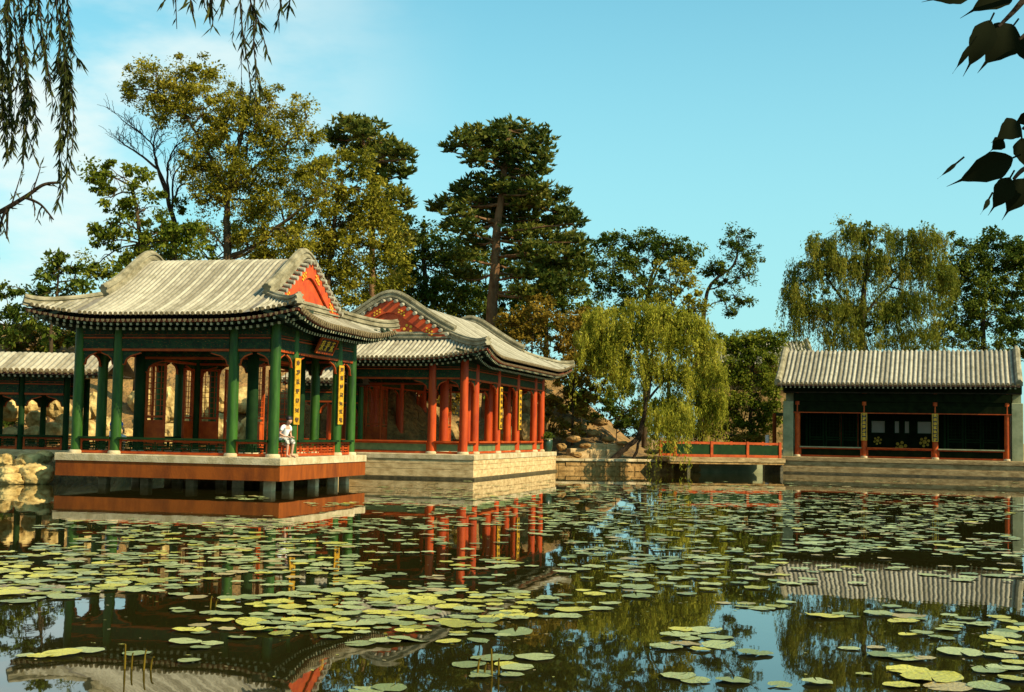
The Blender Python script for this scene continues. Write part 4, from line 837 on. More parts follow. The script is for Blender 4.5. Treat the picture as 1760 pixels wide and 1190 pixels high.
def willow(name, label, Y, lobes, hang, trunk, m_leaf, m_bark, per, length, nleaf, ln, r0, limbs=None, fper=2.0, base_z=None):
    base = atY(*trunk[0][:2], Y); gz = float(ground_z(base.x, Y)) if base_z is None else base_z; root = empty(name, (base.x, Y, gz), 0, label, 'tree', 'willows around the pond'); O = Vector(root.location)
    V = np.concatenate([strands(h_, Y, per, l_, nleaf, ln, .24)[0] for h_, l_ in (zip(hang, length) if isinstance(length, list) else [(hang, length)])]); V2, C = foliage(lobes, Y, fper, 22, .5, ln*.9, .8, .9); quads('crown', np.concatenate([V, V2])-np.array(O), m_leaf, root)
    mb = MB(); T = path_px(trunk, Y)
    if base_z is None: T[0] = Vector((T[0].x, T[0].y, gz-.3))
    P = wood(mb, T, r0, r0*.4, .03); E_ = []
    for l in (limbs or []): E_ += wood(mb, path_px(l[1], Y), l[0], l[0]*.3, .04)
    A = np.array([tuple(p) for p in P[len(P)//2:]+E_])
    for l in lobes:
        c, r = lobe_world(l, Y); j = np.argmin(np.linalg.norm(A-c, axis=1)); a = Vector(A[j]); e = Vector(c); Q = wood(mb, [a, a.lerp(e, .5)+Vector((0, 0, .15*(e-a).length)), e], r0*.3, .02, .05)
        for _ in range(5):
            s_ = random.choice(Q[len(Q)//3:]); d = Vector(unit(1)[0]*r); d.z = abs(d.z)*.4; wood(mb, [s_, s_+d*.6+Vector((0, 0, .1)), s_+d-Vector((0, 0, .2))], .02, .008)
    for i in range(len(mb.v)): mb.v[i] = tuple(Vector(mb.v[i])-O)
    mb.build('trunk', m_bark, root); return root
wl = [(1060,556,30,22),(1100,542,36,22),(1145,545,34,24),(1185,555,30,26),(1030,575,26,26),(1075,580,36,26),(1130,570,44,34),(1190,590,40,34),(1215,630,30,30),(1095,630,36,26),(1150,640,40,30),(1040,625,24,20),(1190,670,36,30)]
wh = [(1030,545,30,24),(1005,575,16,18),(1040,600,34,26),(1065,640,26,18),(1236,620,14,24),(1060,550,38,24,.0),(1105,538,40,22),(1150,540,34,24),(1188,560,34,30),(1025,570,26,24),(1075,575,40,26),(1130,570,46,32),(1200,590,40,36),(1095,620,40,22),(1150,640,46,30),(1215,650,30,40),(1010,600,16,18)]
willow('leaning_willow', 'yellow green weeping willow leaning over the bank beside the red pavilion', 60.6, wl, [wh, [(1150,690,40,24),(1190,690,40,30),(1225,690,24,30),(1165,720,36,16),(1130,700,22,14),(1150,715,26,14,-2.7),(1182,712,26,16,-2.7)]], [(1046,798),(1060,784),(1078,768),(1098,748),(1110,700),(1118,640),(1122,580)], M['leafwillow'], M['barkdark'], 34, [1.7, 2.0], 40, .16, .17, [(.09, [(1085,800),(1096,770),(1104,735),(1112,690)]), (.07, [(1112,690),(1150,640),(1180,580)])], 1.6, .35)
wl2 = [(1455,400,40,22),(1410,425,34,26),(1500,405,34,24),(1545,410,34,22),(1590,408,34,22),(1380,470,26,26),(1440,460,50,34),(1510,455,50,34),(1580,455,44,34),(1385,530,26,30),(1430,530,46,36),(1500,530,50,36),(1570,520,50,40),(1620,480,26,40),(1480,580,80,24),(1580,580,50,24)]
willow('tall_willow', 'tall drooping willow rising behind the left part of the hall roof', 74, wl2, wl2+[(1360,500,14,30),(1365,560,14,30)], [(1480,660),(1480,600),(1482,530),(1490,460),(1495,420)], M['leafwillowdk'], M['barkdark'], 24, 2.6, 34, .18, .24, [(.1, [(1482,560),(1430,490),(1400,440)]), (.1, [(1484,540),(1540,480),(1585,430)]), (.04, [(1430,560),(1400,540),(1370,540)])], 2.0)
# undergrowth on the slope and behind the pavilions
US = [('brown_shrub', 'brown leaved shrub on the earth slope right of the red pavilion', [(985,745,30,14),(960,735,18,14)], 63, 'leafbrown'), ('dark_shrub', 'dark bush in the shade under the leaning willow', [(1060,720,34,20),(1030,705,34,22),(1090,735,26,16),(1110,700,30,20)], 64.5, 'leafdark'),
      ('low_bush', 'low reddish bush behind the bridge railing', [(1230,745,34,14),(1280,755,40,10),(1200,740,26,18)], 67.5, 'leafbrown'), ('low_bush', 'olive bush on the rocky hill behind the green pavilion', [(330,640,60,26),(270,620,40,22),(400,640,50,24)], 56, 'leafolive'),
      ('low_bush', 'olive bush on the rocky hill seen through the red pavilion', [(680,700,50,26),(740,690,40,30),(640,700,40,26),(780,680,40,26)], 63, 'leafbrown'), ('dark_shrub', 'dark green shrub mass rising above the roof of the left gallery', [(10,560,30,24),(40,575,34,22),(80,570,34,20),(115,575,26,18),(20,595,34,14),(70,598,40,10)], 53, 'leafdark'), ('low_bush', 'dark bush behind the left gallery', [(60,735,60,9),(20,728,30,9)], 50, 'leafdark'),
      ('dark_shrub', 'tall dark shrub mass between the red pavilion eave and the leaning willow', [(1000,640,40,34),(1040,660,36,34),(1020,690,40,26),(985,690,30,26),(1070,680,30,26),(1050,620,30,26),(1085,710,30,22)], 66, 'leafdark'), ('brown_shrub', 'browning shrub high on the slope left of the leaning willow', [(1000,560,30,30),(1020,600,30,34),(985,590,26,26)], 67, 'leafbrown'),
      ('low_bush', 'green bush behind the far end of the red pavilion', [(880,690,34,30),(905,650,30,30),(850,680,26,26)], 63.5, 'leafdark')]
US.append(('low_bush', 'long dark hedge far behind the leaning willow and the bridge', [(1000+i*42, 738, 34, 14) for i in range(10)], 96, 'leafdark'))
for nm, lb, lo, Y, m_ in US:
    c = lo[0]; tree(nm, lb, 'shrub', Y, lo, [(c[0], c[1]+c[3]+8), (c[0], c[1])], M[m_], M['bark'], 5.5, 24, .32, .17, None, .045, flat=.8, twigs=.2)
# ------------------------------------------------------------------ rocks
def rock(name, loc, size, seed, m_, label, group=None, sub=4, flat=1., parent=None):
    import bmesh
    bm = bmesh.new(); bmesh.ops.create_icosphere(bm, subdivisions=sub, radius=1); rr = random.Random(seed); off = Vector((rr.uniform(0, 90), rr.uniform(0, 90), rr.uniform(0, 90)))
    for v in bm.verts:
        p = v.co.copy(); k = 1+.36*mnoise.noise(p*.9+off)-.34*abs(mnoise.noise(p*1.7+off))-.22*abs(mnoise.noise(p*3.6+off))+.10*mnoise.noise(p*7+off)+.05*mnoise.noise(p*14+off)+.12
        q = p*k; m_q = max(abs(q.x), abs(q.y), abs(q.z)); v.co = Vector((q.x*size[0], q.y*size[1], q.z*size[2]))*(.86+.14*(1/max(m_q, .4)))
    me = bpy.data.meshes.new(name); bm.to_mesh(me); bm.free(); me.materials.append(m_)
    me.polygons.foreach_set('use_smooth', [sub > 3]*len(me.polygons))
    o = link(name, me); o.location = loc; o.rotation_euler = (0, 0, rr.uniform(0, 6.28)); tag(o, label, 'rock', group); return o
k = m_px(37)
for i, (px, py, rx, rz, Y, lb) in enumerate([(50,795,24,15,37.4,'round yellow boulder topmost of the heap at the left waterline'), (62,815,26,16,36.6,'broad boulder at the waterline beside the red platform corner'), (76,785,14,9,37.8,'small flat boulder touching the pavilion slab corner'),
        (10,792,14,11,37.2,'pale boulder high at the left picture edge'), (14,812,16,10,36.7,'middle boulder at the left picture edge'), (20,824,18,9,36.2,'lowest boulder at the left picture edge half in the water'), (34,808,10,9,37.0,'small wedged stone between the two large left boulders')]):
    c = atY(px, py, Y); rock('boulder', c, (rx*k*1.12, rx*k*1.0, rz*k*1.15), 30+i, M['rock'], lb)
def placed(lst, name, label, group, m_, seed):
    for i, (px, py, rx, rz, Y) in enumerate(lst):
        c = atY(px, py, Y); s = m_px(Y); rock(name, c, (rx*s, rx*s*.9, rz*s), seed+i, m_, label, group, 3)
placed([(15,700,26,24,47),(52,695,14,18,47.5),(62,720,16,15,46.8),(102,700,22,22,47.2),(95,745,24,20,46.6),(20,750,24,16,46.4),(112,735,16,22,46.8),(58,748,16,14,46.3),(140,705,16,20,48),(150,745,20,20,47.5)], 'rockery_stone', 'yellow rockery stone standing behind the left gallery posts', 'rockery stones behind the left gallery', M['rock'], 100)
placed([(190,740,20,26,49),(215,755,18,18,48.6),(250,745,26,24,49),(290,700,20,34,49.5),(292,750,22,22,48.4),(318,740,16,28,49.2),(355,700,18,34,49.6),(350,750,20,20,48.4),(382,735,16,26,48.6),(380,690,22,24,50.5),(405,745,20,22,48.8),(440,740,26,26,49.5),(160,700,18,24,49.5),(240,690,20,22,51),(420,690,26,24,51)], 'rockery_stone', 'yellow rockery stone seen between the columns of the green pavilion', 'rockery stones behind the green pavilion', M['rock'], 140)
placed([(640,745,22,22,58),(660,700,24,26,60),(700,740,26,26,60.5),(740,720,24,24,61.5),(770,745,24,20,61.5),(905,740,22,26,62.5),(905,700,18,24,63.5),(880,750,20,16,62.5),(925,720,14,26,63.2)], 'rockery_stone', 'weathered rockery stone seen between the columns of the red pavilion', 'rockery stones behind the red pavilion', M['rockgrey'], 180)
placed([(965,768,9,6,60.5),(990,782,10,5,60.4),(985,755,13,6,61.6),(1020,745,12,6,63),(1045,755,11,5,62.6),(975,725,12,9,63.6),(1120,777,13,4,62),(1150,773,11,5,62.6),(1005,766,11,4,61.4),(1070,762,11,4,62.4),(1030,725,14,8,64.5),(1000,735,10,6,63.6)], 'slope_stone', 'brown stone half buried in the earth slope right of the red pavilion', 'stones on the slope', M['bankstone'], 220)
# low rough retaining wall along the bank
def bank_wall():
    a = atZ(955, 806, .0); b = atZ(1190, 811, .0); a = Vector((a.x, 59.0, 0)); b = Vector((b.x+.1, 61.1, 0)); root = empty('retaining_wall', a, math.atan2(b.y-a.y, b.x-a.x), 'low rough stone retaining wall along the willow bank', 'wall'); Ln = (b-a).length
    q = MB(); x = 0; rr = random.Random(5)
    for r_, (z0, z1) in enumerate(((-.8, .02), (.03, .24), (.25, .46))):
        x = -.2-rr.random()*.3
        while x < Ln:
            wv = rr.uniform(.35, .8); d = rr.uniform(-.02, .02); q.bbox(x, min(x+wv-.006, Ln+.2), d, .6, z0, z1, .03); x += wv
    q.box(-.2, Ln+.1, .03, .55, -.8, .455); q.build('stone_courses', M['bankstone'], root)
    q = MB(); x = -.2
    while x < Ln:
        wv = rr.uniform(.9, 1.5); q.bbox(x, min(x+wv-.015, Ln+.2), -.10, .65, .465, .57+rr.uniform(-.01, .02), .02); x += wv
    q.build('coping', M['stone'], root)
bank_wall()
def step_ledge(px0, px1, py, Y, label):
    a = atY(px0, py, Y); b = atY(px1, py, Y+.5); root = empty('stone_ledge', (a.x, a.y, a.z-.35), math.atan2(b.y-a.y, b.x-a.x), label, 'ledge'); q = MB(); x = 0; Ln = (b-a).length; rr = random.Random(px0)
    while x < Ln: wv = rr.uniform(.7, 1.3); q.bbox(x, min(x+wv-.015, Ln), 0, .7, -.6, .33+rr.uniform(-.02, .02), .03); x += wv
    q.build('slab', M['stonewarm'], root)
step_ledge(980, 1060, 771, 61.2, 'long low stone ledge above the retaining wall'); step_ledge(1008, 1072, 762, 62.0, 'short upper stone ledge on the willow bank')
# ------------------------------------------------------------------ glazed pot at the end of the red pavilion terrace
def pot():
    c = loc2w(P2O, P2T, .28, 12.1, .875); root = empty('plant_pot', c, 0, 'dark green pot with small plant on the right end of the stone terrace', 'plant pot')
    q = MB(); q.lathe((0, 0, 0), [(.16, 0), (.21, .12), (.235, .34), (.22, .48), (.20, .52)], 18); q.build('pot', M['pot'], root)
    q = MB(); q.lathe((0, 0, .521), [(.21, 0), (.235, .02), (.21, .045)], 18); q.build('rim', M['pier'], root)
    n = 420; P = rng.normal(size=(n, 3))*np.array([.10, .10, .08])+np.array([0, 0, .68]); quads('plant', leafquads(P, unit(n)+np.array([0, 0, .3]), unit(n), .13, .06), M['leafdark'], root)
pot()
#==MARK_NEAR==
# ------------------------------------------------------------------ lily pads
def padmat(name, c1, c2):
    m, n, l, b = newmat(name); oi = n.new('ShaderNodeObjectInfo'); t = n.new('ShaderNodeTexCoord'); g = n.new('ShaderNodeNewGeometry')
    x = n.new('ShaderNodeTexNoise'); x.inputs['Scale'].default_value = 5; x.inputs['Detail'].default_value = 6; l.new(t.outputs['Object'], x.inputs['Vector'])
    a = n.new('ShaderNodeMath'); a.operation = 'MULTIPLY_ADD'; a.inputs[1].default_value = .5; l.new(x.outputs[0], a.inputs[0])
    a1 = n.new('ShaderNodeMath'); a1.operation = 'ADD'; l.new(oi.outputs['Random'], a1.inputs[0]); l.new(g.outputs['Random Per Island'], a1.inputs[1])
    fr_ = n.new('ShaderNodeMath'); fr_.operation = 'FRACT'; l.new(a1.outputs[0], fr_.inputs[0]); f2 = n.new('ShaderNodeMath'); f2.operation = 'MULTIPLY_ADD'; f2.inputs[1].default_value = .8; f2.inputs[2].default_value = -.1; l.new(fr_.outputs[0], f2.inputs[0]); l.new(f2.outputs[0], a.inputs[2])
    r = n.new('ShaderNodeValToRGB'); e = r.color_ramp.elements; e[0].color = (*c1, 1); e[1].color = (*c2, 1); l.new(a.outputs[0], r.inputs[0])
    gr = n.new('ShaderNodeTexGradient'); gr.gradient_type = 'RADIAL'; l.new(t.outputs['Object'], gr.inputs[0]); k = n.new('ShaderNodeMath'); k.operation = 'MULTIPLY'; k.inputs[1].default_value = 15; l.new(gr.outputs[1], k.inputs[0])
    pg = n.new('ShaderNodeMath'); pg.operation = 'PINGPONG'; pg.inputs[1].default_value = .5; l.new(k.outputs[0], pg.inputs[0]); vr = n.new('ShaderNodeMapRange'); vr.inputs[1].default_value = 0; vr.inputs[2].default_value = .16; vr.inputs[3].default_value = .72; vr.inputs[4].default_value = 1; l.new(pg.outputs[0], vr.inputs[0])
    y = n.new('ShaderNodeTexNoise'); y.inputs['Scale'].default_value = 2.6; y.inputs['Detail'].default_value = 5; y.noise_dimensions = '4D'; l.new(t.outputs['Object'], y.inputs['Vector']); w4 = n.new('ShaderNodeMath'); w4.operation = 'MULTIPLY'; w4.inputs[1].default_value = 40; l.new(oi.outputs['Random'], w4.inputs[0]); l.new(w4.outputs[0], y.inputs['W'])
    sp = n.new('ShaderNodeMapRange'); sp.inputs[1].default_value = .62; sp.inputs[2].default_value = .70; l.new(y.outputs[0], sp.inputs[0])
    m1 = n.new('ShaderNodeMix'); m1.data_type = 'RGBA'; m1.blend_type = 'MULTIPLY'; m1.inputs[0].default_value = 1; l.new(r.outputs[0], m1.inputs[6]); l.new(vr.outputs[0], m1.inputs[7])
    m2 = n.new('ShaderNodeMix'); m2.data_type = 'RGBA'; l.new(sp.outputs[0], m2.inputs[0]); l.new(m1.outputs[2], m2.inputs[6]); m2.inputs[7].default_value = (.20,.13,.03,1); l.new(m2.outputs[2], b.inputs['Base Color'])
    bu = n.new('ShaderNodeBump'); bu.inputs['Strength'].default_value = .35; bu.inputs['Distance'].default_value = .1; l.new(x.outputs[0], bu.inputs['Height']); l.new(bu.outputs[0], b.inputs['Normal'])
    b.inputs['Roughness'].default_value = .36; b.inputs['Specular IOR Level'].default_value = .6; return m
PM = {'pale green': padmat('pale_pad', (.10,.13,.022), (.38,.395,.14)), 'yellow green': padmat('yellow_pad', (.20,.20,.010), (.54,.47,.05)), 'browning': padmat('brown_pad', (.24,.17,.04), (.42,.32,.12))}
def pad_geo(seed):
    rr = random.Random(seed); n = 20; V = [(0, 0, .004)]; F = []; ph = rr.random()*6.28; amp = rr.uniform(.005, .03); notch = rr.uniform(.06, .16)
    for ring, r in enumerate((.45, .82, 1.0)):
        for k in range(n+1):
            a = notch+(2*math.pi-2*notch)*k/n; rad = r*(1+.035*math.sin(3*a+ph)+.02*math.sin(7*a+ph*2)+rr.uniform(-.012, .012)*(ring == 2)); zz = (0, .008, .022)[ring]+(amp*math.sin(2*a+ph)+.02*math.sin(5*a+ph))*(0, .3, 1)[ring]
            V.append((rad*math.cos(a), rad*math.sin(a), max(zz, .0)))
    for k in range(n): F.append((0, 1+k, 2+k))
    for ring in range(2):
        b0 = 1+ring*(n+1); b1 = b0+n+1
        for k in range(n): F.append((b0+k, b1+k, b1+k+1, b0+k+1))
    return V, F
GEO = [pad_geo(40+i) for i in range(6)]
PATCH = [(350,908,290,16,95,.1),(330,942,270,20,80,.2),(100,985,150,46,170,.6),(250,985,120,34,60,.3),(480,958,180,34,85,.2),(560,1000,120,18,24,.2),(600,905,150,12,30,.1),
 (400,1040,110,22,12,.2),(430,1080,110,22,16,.4),(610,1050,170,42,110,.5),(790,1040,170,32,80,.5),(900,1045,90,24,16,.3),(700,1085,190,22,24,.4),(980,1040,70,20,6,.2),
 (1200,905,190,18,60,.05),(1080,878,150,22,70,.05),(960,900,110,22,34,.05),(1120,940,150,25,34,.1),(1080,985,120,26,20,.2),(1210,968,150,26,34,.1),(1250,1000,110,18,12,.2),(870,860,110,16,40,.1),(780,890,90,26,16,.1),(690,930,90,26,14,.1),(820,970,70,10,12,.3),(1050,1020,60,10,6,.2),
 (1450,900,250,16,75,.05),(1560,928,190,18,70,.1),(1680,948,90,18,22,.1),(1480,866,280,18,150,.05),(1150,846,220,14,150,.05),(1660,880,110,14,40,.05),(1250,870,120,14,50,.05),(1420,940,100,16,26,.1),(1500,985,160,16,7,.1),(1680,985,80,14,6,.1),
 (1440,1058,60,6,6,.2),(1540,1052,50,10,7,.4),(1600,1066,60,8,7,.3),(1690,1075,80,14,16,.4),(1735,1105,34,26,12,.5),(1300,1040,80,10,5,.3),(1600,1092,60,6,3,.2),(1190,1090,50,10,6,.3),(1180,1112,70,8,5,.4),(1300,1120,40,6,2,.5),(60,1128,60,10,5,.4),(620,868,30,4,8,.1),(420,857,45,4,12,.05),(560,868,50,4,10,.05),(860,1150,60,20,7,.3)]
HAND = [(230,1016,32,0),(308,1024,20,0),(395,1030,24,0),(505,1022,34,0),(315,1052,22,0),(365,1055,26,0),(450,1058,24,0),(325,1084,34,1),(390,1083,18,2),(318,1105,32,0),(365,1109,22,0),(345,1116,20,0),(415,1097,26,0),(105,1126,40,1),(150,1120,34,0),(235,1126,28,0),(70,1130,24,1),(325,1139,24,0),(630,1190,36,0),(670,1186,34,0),(845,1133,42,0),(920,1132,36,0),(890,1150,30,0),(825,1165,22,0),(880,1163,24,0),(835,1088,26,0),(825,1103,26,0),(705,1100,38,0),(620,1108,32,0),(770,1068,28,1),(845,1062,36,1),(900,1060,30,1),
 (1210,1085,34,0),(1230,1097,34,0),(1170,1085,24,1),(1180,1110,30,2),(1165,1165,36,0),(1195,1172,30,0),(1260,1172,34,0),(1405,1175,30,0),(1485,1162,16,1),(1530,1128,44,0),(1560,1134,34,0),(1590,1135,22,2),(1505,1114,18,2),(1650,1124,44,0),(1720,1130,34,0),(1560,1155,44,1),(1600,1168,60,1),(1550,1180,36,1),(1630,1182,44,2),(1730,1150,40,0),(1700,1155,34,0),(1745,1170,30,1),(1700,1184,40,0),(1745,1140,26,1),(1460,1116,22,0),(1340,1180,24,0),(30,1035,34,0),(20,1020,40,1),(75,1022,36,1),(110,1028,32,0),(1310,1047,26,0),(1110,1018,24,0),(1180,1022,20,0)]
pads = []                                                   # x, y, radius, tone
cell = {}
def try_pad(x, y, r, tone, force=False):
    k = (int(x//.5), int(y//.5))
    if not force:
        for i in (-1, 0, 1):
            for j in (-1, 0, 1):
                for (a, b, c) in cell.get((k[0]+i, k[1]+j), ()):
                    if math.hypot(a-x, b-y) < .72*(c+r): return
        if pond_sd(np.array([x]), np.array([y]))[0] > -.3: return
        for O_, T_, lim in ((P1O, P1T, (-6.4, .6, -.6, 6.4)), (P2O, P2T, (-7, .8, -.8, 13))):
            dx, dy = x-O_.x, y-O_.y; u = dx*math.cos(T_)+dy*math.sin(T_); v = -dx*math.sin(T_)+dy*math.cos(T_)
            if lim[0] < u < lim[1] and lim[2] < v < lim[3]: return
        dx, dy = x-P3O.x, y-P3O.y; v = -dx*math.sin(P3T)+dy*math.cos(P3T)
        if v > -1.0: return
    cell.setdefault(k, []).append((x, y, r)); pads.append((x, y, r, tone))
TONE = ('pale green', 'yellow green', 'browning'); rp = random.Random(21)
for px, py, hw, tn in HAND:
    c = atZ(px, py); try_pad(c.x, c.y, hw*.86*math.hypot(c.y, 1.65)/FPX, TONE[tn], True)
for cx, cy, rx, ry, n, yf in PATCH:
    for _ in range(int(n*1.75)):
        a = rp.random()*6.283; u = math.sqrt(rp.random()); c = atZ(cx+math.cos(a)*u*rx, cy+math.sin(a)*u*ry)
        try_pad(c.x, c.y, rp.uniform(.07, .15)*(1 if rp.random() < .9 else 1.35), TONE[1] if rp.random() < yf else TONE[2] if rp.random() < .10 else TONE[0])
for _ in range(150):                                        # loose singles between the patches
    c = atZ(rp.uniform(350, 1760), rp.uniform(880, 1010)); try_pad(c.x, c.y, rp.uniform(.06, .13), TONE[2] if rp.random() < .2 else TONE[0])
for _ in range(420):                                        # thin scatter toward the far shore
    c = atZ(rp.uniform(640, 1760), rp.uniform(826, 905)); try_pad(c.x, c.y, rp.uniform(.08, .18), TONE[2] if rp.random() < .15 else TONE[0])
pads.sort(key=lambda p: -(p[2]**2)/max(p[1], 1)**3)
def to_px(x, y):
    d = y*_c-EYE*_s; up = -y*_s-EYE*_c; u = FPX*x/d; v = -FPX*up/d; return 880+u*_cr-v*_sr, 595+u*_sr+v*_cr
def zone(px, py):
    if py >= 1112: return 'along the near water at the lower left' if px < 480 else 'along the near water at the lower middle' if px < 1000 else 'along the near water below the sky reflection' if px < 1440 else 'in the big leaved patch at the lower right corner'
    if py >= 1012: return 'on the open water at the left picture edge' if px < 290 else 'in the thick patch across the middle foreground' if px < 1010 else 'beside the mirrored blue sky' if px < 1400 else 'below the mirrored roof of the right hall'
    if px < 350: return 'in the crowded left patch before the boulders'
    if px < 760: return 'on the mirrored columns of the green pavilion'
    return 'on the mirrored red pavilion and willow' if px < 1330 else 'in front of the right hall'
meshes = {}
for t_ in TONE:
    for i, (V, F) in enumerate(GEO):
        me = bpy.data.meshes.new('lily_pad'); me.from_pydata(V, [], F); me.materials.append(PM[t_]); me.polygons.foreach_set('use_smooth', [True]*len(F)); meshes[t_, i] = me
for i, (x, y, r, tone) in enumerate(pads[:300]):
    o = bpy.data.objects.new('lily_pad', meshes[tone, i % 6]); COL.objects.link(o); o.location = (x, y, .006+.012*rp.random()); tl = (.04 if rp.random() < .85 else .10) if y < 14 else .02
    o.rotation_euler = (rp.uniform(-tl, tl), rp.uniform(-tl, tl), rp.random()*6.28); o.scale = (r*rp.uniform(.9, 1.1), r, r*rp.uniform(.6, 1.6)); zn = zone(*to_px(x, y))
    tag(o, f'{tone} round lily pad floating {zn}', 'lily pad', f'{tone} lily pads {zn}')
b = MB()
for i, (x, y, r, tone) in enumerate(pads[300:]):
    V, F = GEO[i % 6]; a = rp.random()*6.28; ca, sa = math.cos(a)*r, math.sin(a)*r; b.mi = TONE.index(tone); z0 = .006+.012*rp.random(); tx, ty = rp.uniform(-.02, .02), rp.uniform(-.02, .02)
    b.add([(x+p[0]*ca-p[1]*sa, y+p[0]*sa+p[1]*ca, z0+max(p[2]*r*1.2+(p[0]*tx+p[1]*ty)*r, 0)) for p in V], F, True)
tag(b.build('far_lily_pads', [PM[t_] for t_ in TONE]), 'carpet of small far lily pads spread over the pond toward the buildings', 'lily pads', None, 'stuff')
b = MB()                                                    # specks of duckweed and fallen leaves between the pads
for _ in range(2200):
    a = rp.choice(pads); x, y = a[0]+rp.gauss(0, .9), a[1]+rp.gauss(0, 1.2)
    if y < 6 or pond_sd(np.array([x]), np.array([y]))[0] > -.4: continue
    r = rp.uniform(.008, .03); an = rp.random()*6.28; b.mi = 0 if rp.random() < .6 else 1
    b.add([(x+r*math.cos(an+k*1.5708)*(1 if k % 2 else .5), y+r*math.sin(an+k*1.5708)*(1 if k % 2 else .5), .004) for k in range(4)], [(0, 1, 2, 3)])
tag(b.build('floating_specks', [PM['yellow green'], PM['browning']]), 'tiny specks of duckweed and fallen leaves floating between the lily pads', 'floating leaves', None, 'stuff')
# dry stalks standing in the near water
for px, py, hpx, lb, ss in ((214,1150,42,'tall dry brown stalk leaning left near the lower left water edge',(0,-.02)), (245,1152,34,'pair of short dry stalks right of the tall left stalk',(.02,.05)), (846,1162,46,'dry brown stalk standing between big pale pads at the lower middle',(-.01,.02)), (818,1158,26,'bent dry stalk left of the middle stalk',(.03,-.04)), (360,1045,20,'thin curved yellow stalk beside the middle left pads',(.02,.0))):
    c = atZ(px, py); k = m_px(c.y); q = MB(); h = hpx*k
    for s_ in range(2): 
        dx = ss[0]+s_*.015; q.tube(smooth_path([(s_*.04, 0, -.25), (s_*.04+dx*.5, .004, h*.5*(1-s_*.3)), (s_*.04+dx*1.1, 0, h*(1-s_*.35))]), [.008]*6+[.006]*4+[.003], 6)
    o = q.build('dry_stalk', M['leafbrown']); o.location = (c.x, c.y, 0); tag(o, lb, 'stalk')
